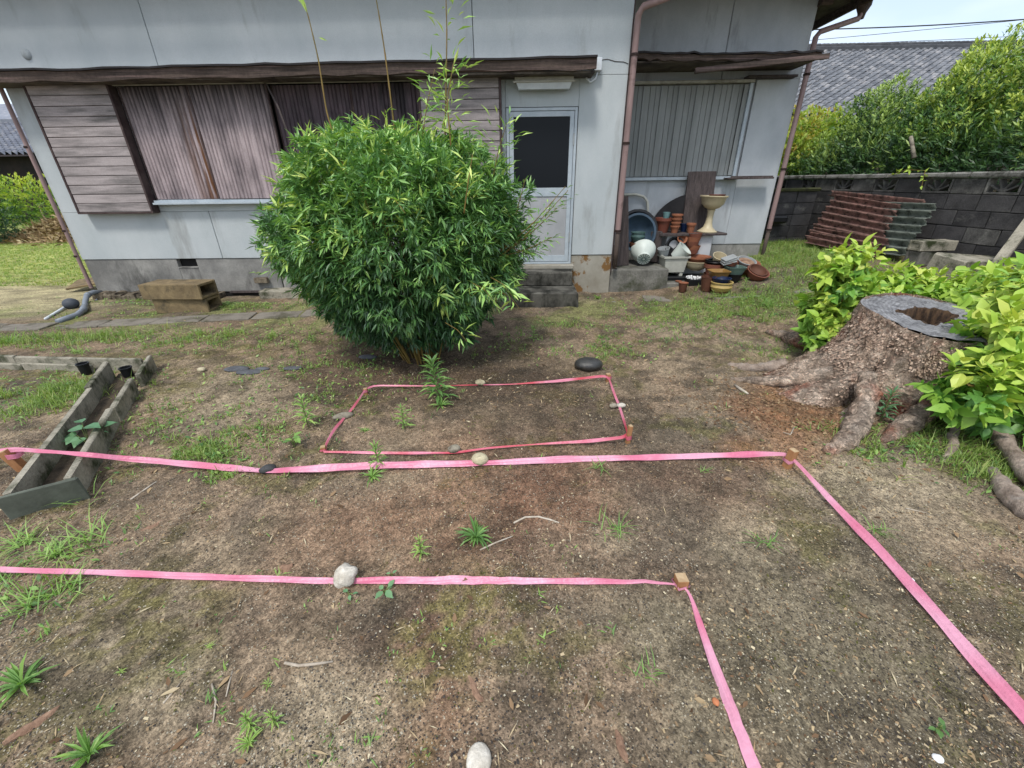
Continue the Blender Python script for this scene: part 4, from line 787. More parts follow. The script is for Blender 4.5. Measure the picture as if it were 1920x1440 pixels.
# ------------------------------------------------------------ STUMP
stump = thing('tree_stump', 'large grey sawn tree stump with hollow centre and spreading flaky roots', 'tree stump', (2.9, 3.0, 0))
cx, cy = 3.04, 3.04
base_px = [(1490,680),(1410,692),(1372,704),(1410,726),(1450,755),(1500,775),(1530,800),(1560,838),(1590,842),(1618,808),(1640,745),(1652,790),(1665,826),(1700,822),(1745,790),(1790,745),(1850,690)]
bp_ = [G(*p) for p in base_px]
ang = [math.atan2(p.y-cy, p.x-cx) for p in bp_]; rad = [math.hypot(p.x-cx, p.y-cy) for p in bp_]
for a in (10, 50, 90, 130): ang.append(R_(a)); rad.append(.80)
srt = sorted(zip([x % (2*math.pi) for x in ang], rad)); sa = np.array([s[0] for s in srt]); sr = np.array([s[1] for s in srt])
NT, NV = 280, 70
th = np.linspace(0, 2*math.pi, NT, endpoint=False); rb = np.interp(th, np.concatenate([sa-2*math.pi, sa, sa+2*math.pi]), np.tile(sr, 3))
for _ in range(2): rb = (np.roll(rb, 1)+rb*2+np.roll(rb, -1))/4
rt = .395*(1+.05*np.sin(3*th+.5)+.04*np.sin(5*th+1)); tiltz = .63 + .09*(np.sin(th)*.86+np.cos(th)*-.1) 
ex = 1.0+.05*np.cos(2*th)
V = []
for j in range(NV+1):
    v = j/NV; drop = v**1.0; long_ = np.clip((rb-.62)/.9, 0, 1)
    p = 1.9+.2*long_
    fr_ = 1-(1-v**(p))**1.0
    r = rt + (rb-rt)*fr_
    z = tiltz*(1-v)**(.95+.7*long_)*(1) - .05*v
    x_ = cx+r*np.cos(th); y_ = cy+r*np.sin(th)*.97
    z = z + hill(x_, y_)*v*1.0
    lump = 1
    dn = (fbm(th*3.0+10, np.full_like(th, v*4), 1, 4, 7)-.5)*.11*min(1, v*5) + (fbm(th*14, np.full_like(th, v*14), 1, 4, 9)-.5)*.055*min(1, v*8)
    wrap = np.minimum(th, 2*math.pi-th)/.35; dn = dn*np.clip(wrap, 0, 1)
    x_ = x_+np.cos(th)*dn; y_ = y_+np.sin(th)*dn; z = z + dn*.5*v
    V.append(np.stack([x_, y_, z], -1))
V = np.concatenate(V)
Ft = [(j*NT+k, (j+1)*NT+k, (j+1)*NT+(k+1)%NT, j*NT+(k+1)%NT) for j in range(NV) for k in range(NT)]
obj('trunk', MB().add(V, Ft), 'bark', stump, smooth=True)
VG = V.reshape(NV+1, NT, 3); dth = np.roll(VG, -1, 1)-np.roll(VG, 1, 1); dvv = np.gradient(VG, axis=0); NG = norm(np.cross(dth, dvv)); NG *= np.sign((NG*(VG-np.array([cx, cy, .1]))).sum(-1, keepdims=True))
area = np.linalg.norm(np.cross(dth, dvv), axis=-1)[1:-4].reshape(-1); nF = 34000
pk = rng.choice(len(area), nF, p=area/area.sum()); pf = VG[1:-4].reshape(-1, 3)[pk]; nf_ = NG[1:-4].reshape(-1, 3)[pk]
tg = norm(dvv[1:-4].reshape(-1, 3)[pk]*np.array([1,1,1])+rng.normal(0,.004,(nF,3))); pf = pf+rng.normal(0,.008,(nF,3))+nf_*.001
tg2 = norm(tg+nf_*rng.uniform(-.05,.35,nF)[:, None]); Lf = rng.uniform(.007,.022,nF)
patch = n3(pf, 5.5, 8)
kp = rng.random(nF) < np.clip((patch-.34)*4, .08, .8)
scatter('bark_flakes', CHIP, pf[kp], basis(tg2, nf_)[kp], np.stack([Lf, Lf*rng.uniform(.5,1,nF), Lf*.3], -1)[kp], np.clip(rng.normal(.55,.27,nF), 0, 1)[kp], 'flakes', stump, kind='stuff')
# cut surface ring with hollow
V = []; rings = [1.0, .97, .8, .62, .46, .38, .30, .16, 0.0]
hol = 1+.22*np.sin(2*th+1)+.12*np.sin(5*th)+.08*np.sin(9*th+2)
for q in rings:
    if q > .5: r = rt*q
    else: r = rt*q*(hol if q > .05 else 1)
    if q == .46: r = rt*(.30*hol+.13)
    zz = tiltz*1.0 + (0.006 if q < .99 else 0) + .006*np.sin(th*11+q*9)*(q > .45)
    sinkz = {.38: .0, .30: -.10, .16: -.34, 0.0: -.42}.get(q, 0.0)
    x_ = cx+r*np.cos(th); y_ = cy+r*np.sin(th)*.97
    # the plane of the cut
    zpl = .63 + .09*((y_-cy)/.5*.86 - (x_-cx)/.5*.1)
    V.append(np.stack([x_, y_, zpl+sinkz+.004*np.sin(th*17+q*30)+(fbm(x_, y_, 25, 3, 5)-.5)*.02*(q < .99)], -1))
V = np.concatenate(V); Fo = [(j*NT+k, (j+1)*NT+k, (j+1)*NT+(k+1)%NT, j*NT+(k+1)%NT) for j in range(4) for k in range(NT)]
Fi = [(j*NT+k, (j+1)*NT+k, (j+1)*NT+(k+1)%NT, j*NT+(k+1)%NT) for j in range(4, len(rings)-1) for k in range(NT)]
# radial cracks and growth rings in the cut face
cm = M['cutwood']; nt = cm.node_tree; L = nt.links.new; b = nt.nodes['Principled BSDF']; src = b.inputs['Base Color'].links[0].from_socket
ge = N(nt, 'ShaderNodeNewGeometry'); vm = N(nt, 'ShaderNodeVectorMath', operation='SUBTRACT'); vm.inputs[1].default_value = (cx, cy, .63); L(ge.outputs['Position'], vm.inputs[0])
wv = N(nt, 'ShaderNodeTexWave', wave_type='RINGS', rings_direction='Z'); wv.inputs['Scale'].default_value = 11; wv.inputs['Distortion'].default_value = 9; wv.inputs['Detail'].default_value = 6; wv.inputs['Detail Scale'].default_value = 2.5; wv.inputs['Detail Roughness'].default_value = .8; L(vm.outputs[0], wv.inputs[0])
rr = N(nt, 'ShaderNodeMapRange'); rr.inputs[3].default_value = .72; rr.inputs[4].default_value = 1.15; L(wv.outputs['Fac'], rr.inputs[0])
sx_ = N(nt, 'ShaderNodeSeparateXYZ'); L(vm.outputs[0], sx_.inputs[0]); at2 = N(nt, 'ShaderNodeMath', operation='ARCTAN2'); L(sx_.outputs[1], at2.inputs[0]); L(sx_.outputs[0], at2.inputs[1])
le_ = N(nt, 'ShaderNodeVectorMath', operation='LENGTH'); L(vm.outputs[0], le_.inputs[0]); cb_ = N(nt, 'ShaderNodeCombineXYZ'); L(at2.outputs[0], cb_.inputs[0]); l2_ = N(nt, 'ShaderNodeMath', operation='MULTIPLY'); l2_.inputs[1].default_value = .9; L(le_.outputs['Value'], l2_.inputs[0]); L(l2_.outputs[0], cb_.inputs[1])
nr_ = N(nt, 'ShaderNodeTexNoise'); nr_.inputs['Scale'].default_value = 7; nr_.inputs['Detail'].default_value = 7; nr_.inputs['Roughness'].default_value = .8; L(cb_.outputs[0], nr_.inputs[0])
rk_ = N(nt, 'ShaderNodeMapRange'); rk_.inputs[1].default_value = .38; rk_.inputs[2].default_value = .47; rk_.inputs[3].default_value = .42; rk_.inputs[4].default_value = 1.05; L(nr_.outputs[0], rk_.inputs[0])
rm_ = N(nt, 'ShaderNodeMath', operation='MULTIPLY'); L(rr.outputs[0], rm_.inputs[0]); L(rk_.outputs[0], rm_.inputs[1]); rr = rm_
sv_ = N(nt, 'ShaderNodeVectorMath', operation='SCALE'); L(src, sv_.inputs[0]); L(rr.outputs[0], sv_.inputs['Scale']); L(sv_.outputs[0], b.inputs['Base Color'])
obj('cut_face', MB().add(V, Fo), 'cutwood', stump, smooth=True); obj('hollow', MB().add(V, Fi), 'rotwood', stump, smooth=True)
def rootobj(pts, rads, m='root', name='root'):
    C_ = [G(p[0], p[1], p[2]) for p in pts]; mb = MB(); n = 9; Q_ = []
    for i in range(len(C_)-1):
        for k in range(6): Q_.append((C_[i].lerp(C_[i+1], k/6), rads[i]*(1-k/6)+rads[i+1]*k/6))
    Q_.append((C_[-1], rads[-1]))
    A_ = np.array([tuple(q[0]) for q in Q_])
    for _ in range(3): A_[1:-1] = A_[1:-1]*.5+(A_[:-2]+A_[2:])*.25
    A_ += rng.normal(0, .004, A_.shape)
    return obj(name, MB().tube([Vector(a) for a in A_], [q[1]*random.uniform(.85,1.15) for q in Q_], n), m, stump, smooth=True)
rootobj([(1860,790,.10),(1890,840,.05),(1925,890,.03),(1990,960,.0)], [.04,.045,.045,.04])
rootobj([(1770,760,.06),(1790,800,.03),(1785,840,.015),(1770,868,-.01)], [.035,.03,.028,.015])
rootobj([(1860,885,.0),(1890,925,.01),(1925,960,.01),(1990,990,.0)], [.03,.05,.055,.045])
rootobj([(1470,685,.04),(1430,690,.02),(1395,690,.01),(1355,684,-.01)], [.06,.05,.04,.02])
rootobj([(1540,640,.05),(1500,640,.05),(1470,630,.02),(1440,622,-.01)], [.07,.08,.06,.03], 'bark')

rootobj([(1628,700,.30),(1626,750,.15),(1610,795,.055),(1582,830,.02),(1548,850,-.01)], [.05,.075,.075,.06,.03], 'bark')
rootobj([(1750,745,.14),(1725,775,.08),(1690,805,.03),(1652,830,-.01)], [.05,.07,.065,.03], 'bark')
rootobj([(1560,700,.18),(1490,712,.08),(1430,715,.03),(1370,712,-.01)], [.06,.06,.045,.02], 'bark')
# ---- stump shoots
def shrub_leaves(ells, n, L0, W0, tpl=LEAF, droop=.5, per=7, shell=.5, spread=.9, hueup=.4, seed=0, zcut=None):
    r = np.random.default_rng(seed); P_, Dr, Rn, Ou = [], [], [], []
    wts = np.array([e[3]*e[4]+e[4]*e[5]+e[3]*e[5] for e in ells]); wts = wts/wts.sum()
    for e, wt in zip(ells, wts):
        k = int(n*wt/per)+1; u = norm(r.normal(0, 1, (k, 3))); c = np.array(e[:3]); s = np.array(e[3:6])
        rad_ = 1-shell*r.random(k)**1.7; lump = 1+.34*(n3(u*2.2+c, 1.3, seed)-.5)*2+.16*(n3(u*6+c, 1.1, seed+4)-.5)*2
        p = c+u*s*(rad_*lump)[:, None]
        out = norm(u/s)
        keep = p[:, 2] > (gz(p[:, 0], p[:, 1])+.03)
        p, out, u, rad_ = p[keep], out[keep], u[keep], rad_[keep]; k = len(p)
        ax = norm(out*.8+np.array([0,0,.7])+r.normal(0,.3,(k,3)))
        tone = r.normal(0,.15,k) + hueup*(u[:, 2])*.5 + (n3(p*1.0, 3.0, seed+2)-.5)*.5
        for j in range(per):
            a = r.random((k,))*2*math.pi; t1 = norm(np.cross(ax, np.array([.3,.5,.1]))); t2 = np.cross(ax, t1)
            f = (j/per); tilt = spread*(1.1-.8*f)
            d = norm(ax*math.cos(tilt)+(t1*np.cos(a)[:, None]+t2*np.sin(a)[:, None])*math.sin(tilt)+r.normal(0,.15,(k,3)) - np.array([0,0,droop*(1-f)]))
            P_.append(p+ax*(f*L0*.9)[..., None] if False else p+ax*(f*L0*.9)); Dr.append(d); Ou.append(out); Rn.append(.45+tone+.12*f+r.normal(0,.06,k))
    P_ = np.concatenate(P_); Dr = np.concatenate(Dr); Rn = np.concatenate(Rn); n = len(P_)
    up = norm(np.array([0,0,.75])+.8*np.concatenate(Ou)+r.normal(0,.3,(n,3))); B = basis(Dr, up)
    s_ = r.uniform(.4,1.2,n); size = np.stack([L0*s_, W0*s_, L0*s_], -1)
    return P_, B, size, np.clip(Rn, .02, .98)
def stems(parent, base, tops, m='stem', r0=.008, name='stem'):
    mb = MB()
    for tpt in tops:
        b0 = Vector(base)+Vector((random.uniform(-.1,.1), random.uniform(-.1,.1), 0)); tp = Vector(tpt); mid = b0.lerp(tp, .5)+Vector((random.uniform(-.05,.05), random.uniform(-.05,.05), .05))
        mb.tube([b0, mid, tp], [r0, r0*.8, r0*.5], 5)
    return obj(name, mb, m, parent)
def shoot(label, ells, n, nbig, seed, L0=.105):
    c = ells[0][:3]; z = float(gz(c[0], c[1])); o = thing('stump_shoots', label, 'shoots', (c[0], c[1], z), 'leafy shoots round the stump')
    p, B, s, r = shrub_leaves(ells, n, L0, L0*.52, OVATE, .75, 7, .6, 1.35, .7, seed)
    split_leaves(o, OVATE, p, B, s, r, 'shoot', nbig, nearscore(p, c))
    stems(o, (c[0], c[1], z), [(e[0]+random.uniform(-.5,.5)*e[3], e[1]+random.uniform(-.5,.5)*e[4], e[2]+e[5]*.5) for e in ells for _ in range(3)]); return o
shoot('yellow green leafy shoots on the left side of the stump', [(2.86,3.70,.44,.23,.24,.28),(2.86,3.72,.74,.19,.20,.26),(2.76,3.60,.30,.16,.17,.18),(2.98,3.80,.52,.20,.2,.24)], 3300, 220, 1)
shoot('yellow green leafy shoots behind the hollow of the stump', [(3.55,4.1,.38,.32,.24,.22),(3.98,4.25,.44,.34,.26,.24),(4.3,4.2,.44,.32,.26,.22)], 3200, 200, 2)
shoot('tall yellow green shoots covering the right side of the stump', [(3.55,2.74,.44,.36,.36,.32),(3.78,3.1,.58,.36,.38,.30),(3.2,2.42,.36,.24,.22,.24),(3.75,2.35,.34,.35,.33,.30),(4.1,3.3,.62,.4,.4,.32),(4.2,2.7,.52,.5,.4,.36),(3.32,2.66,.48,.2,.18,.2),(3.08,2.36,.30,.2,.18,.2),tuple(WY(1868,650,2.6))+(.15,.16,.15),tuple(WY(1815,738,2.35))+(.13,.13,.13)], 11500, 290, 3, .115)

# ------------------------------------------------------------ BAMBOO
bam = thing('bamboo_bush', 'large rounded bush of dwarf bamboo with three tall bare culms', 'bamboo', (-.95, 3.9, 0))
def bamboo(n, seed):
    r = np.random.default_rng(seed); c = np.array([-1.03, 3.92, 1.06]); s = np.array([1.07, .92, .90]); per = 6; k = n//per
    u = norm(r.normal(0, 1, (k, 3))); rad_ = 1-.6*r.random(k)**2.2; u = norm(np.sign(u)*np.abs(u)**.86)
    lump = 1+.15*(n3(u*3, 1.2, 5)-.5)*2+.20*(n3(u*9, 1.0, 9)-.5)*2
    low = np.clip(-u[:, 2], 0, 1); sh = 1-.32*low**1.3
    p = c+u*s*(rad_*lump)[:, None]*np.stack([sh, sh, np.ones(k)], -1)
    keep = p[:, 2] > .10; p, u, rad_ = p[keep], u[keep], rad_[keep]; k = len(p)
    out = norm(u/s); ax = norm(out*.9+np.array([0,0,.25])+r.normal(0,.35,(k,3)))
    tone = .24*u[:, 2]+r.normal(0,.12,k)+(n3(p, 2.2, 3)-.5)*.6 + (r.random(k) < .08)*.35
    P_, Dr, Rn = [], [], []
    for j in range(per):
        a = r.random(k)*2*math.pi; t1 = norm(np.cross(ax, np.array([.3,.5,.1]))); t2 = np.cross(ax, t1); tl = r.uniform(.25, 1.15, k)[:, None]
        d = norm(ax*np.cos(tl)+(t1*np.cos(a)[:, None]+t2*np.sin(a)[:, None])*np.sin(tl)-np.array([0,0,.30])+r.normal(0,.08,(k,3)))
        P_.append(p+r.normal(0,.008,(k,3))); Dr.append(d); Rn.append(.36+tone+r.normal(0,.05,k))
    P_ = np.concatenate(P_); Dr = np.concatenate(Dr); Rn = np.concatenate(Rn); n = len(P_)
    B = basis(Dr, norm(np.array([0,0,1.0])+r.normal(0,.4,(n,3)))); L_ = r.uniform(.05,.115,n)*(1+.3*(Rn > .75))
    return P_, B, np.stack([L_, L_*r.uniform(.15,.22,n), L_], -1), np.clip(Rn, .02, .98)
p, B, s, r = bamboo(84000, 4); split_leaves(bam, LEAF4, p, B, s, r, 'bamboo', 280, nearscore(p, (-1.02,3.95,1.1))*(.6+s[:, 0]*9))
mb = MB()
for i in range(60):
    a = random.random()*6.28; rr_ = .05+.16*random.random(); b0 = Vector((-.95+rr_*math.cos(a), 3.82+rr_*math.sin(a)*.8, -.02)); tp = Vector((-1.0+rr_*4*math.cos(a), 3.9+rr_*3.6*math.sin(a), .9+.7*random.random()))
    mb.tube([b0, b0.lerp(tp, .5)+Vector((0,0,.12)), tp], [.007,.006,.003], 5)
obj('stems', mb, 'stem', bam)
def sprig(pts, r0, name='culm', nleaf=0, L0=.1, seed=0, from_=.3, m='stem', spread=.06, tone=.7, tipn=0):
    C_ = [Vector(p) for p in pts]; Q_ = []
    for i in range(len(C_)-1):
        for k in range(8): Q_.append(C_[i].lerp(C_[i+1], k/8))
    Q_.append(C_[-1]); A_ = np.array([tuple(q) for q in Q_])
    for _ in range(3): A_[1:-1] = A_[1:-1]*.5+(A_[:-2]+A_[2:])*.25
    n = len(A_); o = obj(name, MB().tube([Vector(a) for a in A_], [r0*(1-.55*i/n)*(1.25 if i % 4 == 0 else 1) for i in range(n)], 6), m, bam, smooth=True)
    if nleaf:
        r = np.random.default_rng(seed); t = from_+(1-from_)*r.random(nleaf); idx = t*(n-1); i0 = np.minimum(idx.astype(int), n-2); f = (idx-i0)[:, None]
        p = A_[i0]*(1-f)+A_[i0+1]*f; side = norm(r.normal(0,1,(nleaf,3))*np.array([1,1,.4])); p = p+side*(r.random((nleaf,1))*spread)
        ax = norm(A_[-1]-A_[0]); d = norm(side+ax*.6-np.array([0,0,.1])+r.normal(0,.2,(nleaf,3))); L_ = L0*r.uniform(.6,1.2,nleaf)
        scatter('foliage', LEAF4, p, basis(d, norm(np.array([0,0,1.])+r.normal(0,.4,(nleaf,3)))), np.stack([L_, L_*.17, L_], -1), np.clip(tone+r.normal(0,.12,nleaf), 0, 1), 'bamboo', o, kind='stuff')
    return o
Yb = 3.55
sprig([WY(668,385,Yb), WY(640,300,Yb+.05), WY(612,210,Yb+.1), WY(597,110,Yb+.15), WY(578,30,Yb+.2), WY(565,-10,Yb+.2)], .007, nleaf=0)
for (px, py, dx, dz, L_) in ((578,28,-.25,1,.16),(566,8,-.5,1,.14),(598,70,.5,-.2,.07)):
    b0 = WY(px, py, Yb+.2); mb = MB().add(LEAF[0]*np.array([L_, L_*.16, L_]), LEAF[1].tolist(), .85); q = Matrix([list(a) for a in basis(np.array([[dx,-.2,dz]]), np.array([[0.,-1,.2]]))[0]]).to_4x4(); mb.xf(Matrix.Translation(b0) @ q); obj('leaf', mb, 'bamboo', bam)
sprig([WY(746,300,Yb+.3), WY(737,220,Yb+.3), WY(722,100,Yb+.35), WY(711,30,Yb+.35), WY(702,-20,Yb+.35)], .007, nleaf=0)
sprig([WY(834,290,Yb+.3), WY(836,180,Yb+.3), WY(838,60,Yb+.35), WY(836,-10,Yb+.35)], .007, nleaf=40, L0=.11, seed=3, from_=.12, spread=.16, tone=.78)
sprig([WY(846,280,Yb+.2), WY(838,190,Yb+.25), WY(850,120,Yb+.3)], .006, nleaf=115, L0=.10, seed=4, from_=.0, spread=.17, tone=.75, name='side_shoot')
sprig([WY(790,270,Yb+.2), WY(800,200,Yb+.2), WY(815,130,Yb+.25)], .004, nleaf=34, L0=.10, seed=14, from_=.0, spread=.10, tone=.72, name='side_shoot')
sprig([WY(728,290,Yb+.3), WY(722,245,Yb+.3), WY(722,205,Yb+.3)], .003, nleaf=22, L0=.08, seed=5, from_=.1, spread=.07, tone=.8, name='side_shoot')
sprig([WY(770,300,Yb+.2), WY(782,250,Yb+.2), WY(790,215,Yb+.2)], .003, nleaf=40, L0=.09, seed=15, from_=.1, spread=.1, tone=.7, name='side_shoot')
sprig([WY(925,330,Yb+.1), WY(935,280,Yb+.1), WY(950,232,Yb+.1)], .004, nleaf=90, L0=.10, seed=16, from_=.0, spread=.16, tone=.72, name='side_shoot')
sprig([WY(870,400,Yb-.4), WY(878,340,Yb-.4), WY(886,290,Yb-.38)], .005, nleaf=36, L0=.10, seed=6, from_=.1, spread=.10, tone=.8, name='side_shoot')
for k, (e, nl) in enumerate((((1080,352),60),((1060,385),50),((1050,440),60),((1075,345),24),((1000,330),50),((1020,470),40))):
    a = WY(915+k*6, 500-k*8, Yb+.1); b2 = WY(e[0]-15, e[1]+5, Yb+.15); sprig([a, a.lerp(b2,.5)+Vector((.02,0,-.02)), b2], .005, nleaf=nl, L0=.075, seed=20+k, from_=.35, spread=.09, tone=.55, name='side_shoot')
for k, (px, py, nl) in enumerate(((900,545,26),(935,535,22),(850,620,10),(950,560,16),(735,380,12))):
    a = WY(px-15, py-15, Yb-.42); b2 = WY(px+25, py+20, Yb-.62); sprig([a, a.lerp(b2,.6)+Vector((0,0,.03)), b2], .003, nleaf=nl, L0=.12, seed=40+k, from_=.0, spread=.10, tone=.72, name='side_shoot')
sprig([WY(540,500,Yb+.2), WY(515,505,Yb+.15), WY(490,512,Yb+.15)], .003, nleaf=20, L0=.08, seed=60, from_=.1, spread=.06, tone=.6, name='side_shoot')

# ------------------------------------------------------------ BLOCK WALL at right
bw = thing('block_wall', 'sooty concrete block boundary wall with fan shaped openwork row and coping', 'wall', (6.1, 5.66, .4))
wu = np.array([-.141, .99, 0]); wn = np.array([.99, .141, 0]); WP = np.array([6.099, 5.661, 0.0])
wallang = math.atan2(wu[1], wu[0])
def wallM(s, off, z): p = WP+wu*s+wn*off; return Matrix.Translation((p[0], p[1], z)) @ Matrix.Rotation(wallang, 4, 'Z')
def blockmesh(m, L_=.39, jit=.0015): return newmesh(MB().box(.005, L_+.004, -.12, 0, .003, .194, .005, jit), M[m], 'block')
bms = [blockmesh('block') for _ in range(4)]+[blockmesh('blocklight')]
ow = MB().box(.005, .394, -.12, 0, .003, .03, .004).box(.005, .03, -.12, 0, .03, .194, .003).box(.369, .394, -.12, 0, .03, .194, .003)
for a_ in (28, 62, 118, 152):
    q = MB().box(.0, .165, -.105, -.012, -.011, .011, .003).xf(Matrix.Translation((.2, 0, .03)) @ Matrix.Rotation(-R_(a_), 4, 'Y')); ow.add(q.v[0], q.f)
q = MB()
for k in range(10):
    a0_, a1_ = math.pi*k/10, math.pi*(k+1)/10
ow.box(.16, .24, -.11, -.008, .028, .075, .01)
ow.box(.03, .369, -.11, -.01, .180, .194, .003)
owm = newmesh(ow, M['blocklight'], 'openwork_block')
z0 = .33; nrow = 5
for row in range(nrow+1):
    for k in range(-10, 13):
        s = k*.4 + (.2 if row % 2 else 0); z = z0+row*.2
        if row == nrow:
            if k % 2 == 0: meobj('openwork_block', owm, wallM(k*.4+.01, 0, z), bw)
            else: meobj('block', bms[4] if random.random() < .6 else random.choice(bms[:4]), wallM(k*.4+.01, random.uniform(-.003,.003), z), bw)
        else: meobj('block', bms[4] if (random.random() < .07 + (.12 if row == 4 else 0)) else random.choice(bms[:4]), wallM(s+.01, random.uniform(-.003,.003), z), bw)
for k in range(-7, 9):
    mb = MB().box(.003, .597, -.16, .04, 0, .06, .012, .003); mb.xf(wallM(k*.6+.01, 0, z0+(nrow+1)*.2+.003)); obj('coping', mb, 'coping', bw)
# mortar core behind the joints
obj('mortar', MB().box(-4, 5.1, -.10, -.02, 0, nrow*.2, 0).xf(wallM(0, 0, z0)), 'block', bw)
# buttress pier
pr = thing('pier', 'short dark block pier with mossy cap standing against the boundary wall', 'pier', (5.4, 8.6, .4))
pc = WP+wu*3.05
for row in range(5):
    for o_ in (0, .4):
        mb = MB().box(.003, .387, -.07, .07, .003, .196, .005, .002); mb.xf(Matrix.Translation((pc[0]-.12, pc[1], z0+row*.2)) @ Matrix.Rotation(wallang+math.pi/2, 4, 'Z') @ Matrix.Translation((o_, 0, 0))); obj('block', mb, 'block', pr)
mb = MB().box(-.02, .82, -.11, .11, 0, .05, .01, .004); mb.xf(Matrix.Translation((pc[0]-.12, pc[1], z0+1.003)) @ Matrix.Rotation(wallang+math.pi/2, 4, 'Z')); obj('cap', mb, 'moss', pr)
# corrugated sheets
def corr(name, pts, m, label, nr, thick=.01, seed=0, group=None):
    """pts: TL, TR, BR, BL; ridges run from left to right"""
    TL, TR, BR, BL = [Vector(p) for p in pts]; nx_, ny_ = 26, nr*10; V = []; nrm = (TR-TL).cross(BL-TL).normalized()
    if nrm.dot(Vector((0,-1,.5))) < 0: nrm = -nrm
    r = random.Random(seed)
    for j in range(ny_+1):
        v = j/ny_
        for i in range(nx_+1):
            u = i/nx_; e0 = .012*math.sin(j*2.3+seed)+.008*r.uniform(-1,1) if i in (0, nx_) else 0
            p = TL.lerp(BL, v).lerp(TR.lerp(BR, v), u+e0) + nrm*(.036*math.cos(v*nr*2*math.pi)+.003*r.uniform(-1,1)); V.append(tuple(p))
    n1 = len(V); V += [tuple(Vector(p)-nrm*thick) for p in V]
    idx = lambda i, j: j*(nx_+1)+i
    F_ = []
    for j in range(ny_):
        for i in range(nx_): F_ += [(idx(i,j), idx(i,j+1), idx(i+1,j+1), idx(i+1,j)), (n1+idx(i,j), n1+idx(i+1,j), n1+idx(i+1,j+1), n1+idx(i,j+1))]
        for i in (0, nx_): F_.append((idx(i,j), idx(i,j+1), n1+idx(i,j+1), n1+idx(i,j)))
    for i in range(nx_):
        for j in (0, ny_): F_.append((idx(i,j), idx(i+1,j), n1+idx(i+1,j), n1+idx(i,j)))
    o = obj(name, MB().add(V, F_), m, smooth=True); return tag(o, label, 'corrugated sheet', group)
def onplane(px, py, off):
    d = ray(px, py); t = (np.dot(WP-EYE, wn)+off)/np.dot(d, wn); return Vector(EYE+d*t)
def sheet(name, q, offs, m, label, nr, seed, g='corrugated sheets leaning on the wall'): return corr(name, [onplane(q[0][0],q[0][1],offs[0]), onplane(q[1][0],q[1][1],offs[0]), onplane(q[2][0],q[2][1],offs[1]), onplane(q[3][0],q[3][1],offs[1])], m, label, nr, .01, seed, g)
sheet('corrugated_sheet', ((1640,380),(1757,384),(1692,482),(1596,470)), (-.14,-.58), 'corrG', 'green grey corrugated sheet whose right end shows under the red ones', 7, 1)
sheet('corrugated_sheet', ((1566,366),(1690,386),(1638,474),(1512,444)), (-.17,-.64), 'corrR', 'upper red corrugated sheet leaning on the boundary wall', 7, 2)
sheet('corrugated_sheet', ((1528,428),(1668,450),(1640,484),(1508,456)), (-.52,-.70), 'corrR', 'lower red brown corrugated sheet lying over the foot of the upper one', 3, 3)
sheet('corrugated_sheet', ((1562,360),(1736,378),(1722,386),(1552,368)), (-.06,-.14), 'corrR', 'dull red strip of corrugated sheet along the top against the wall', 1, 4)
# blocks and slabs at foot of wall
c_ = G(1728, 496); cinder('concrete_block', Vector((c_.x, c_.y, c_.z)), .2, 'lower dark hollow block in front of the corrugated sheets', 'lowcon', (.42,.2,.19))
cinder('concrete_block', Vector((c_.x+.02, c_.y-.02, c_.z+.195)), .08, 'upper pale broken hollow block above the yellow green shoots', 'conc', (.5,.2,.13))
c_ = G(1828, 500, .1); tag(obj('stone_slab', MB().box(-.42,.42,-.2,.2,-.16,.1,.02,.008).xf(Matrix.Translation(c_) @ Euler((.12,.06,.1)).to_matrix().to_4x4()), 'conc'), 'pale broken concrete slab lying at the wall foot behind the shoots', 'slab')
a = onplane(1862,505,-.7); b2 = onplane(1940,400,-.1); mb = MB().box(0, (b2-a).length, -.05, .05, -.03, .03, .005, .002); d_ = (b2-a).normalized(); mb.xf(Matrix.Translation(a) @ d_.to_track_quat('X','Z').to_matrix().to_4x4()); tag(obj('concrete_post', mb, 'conc'), 'grey post leaning diagonally against the boundary wall at far right', 'post')
c_ = G(1487, 455); c_.z += 0
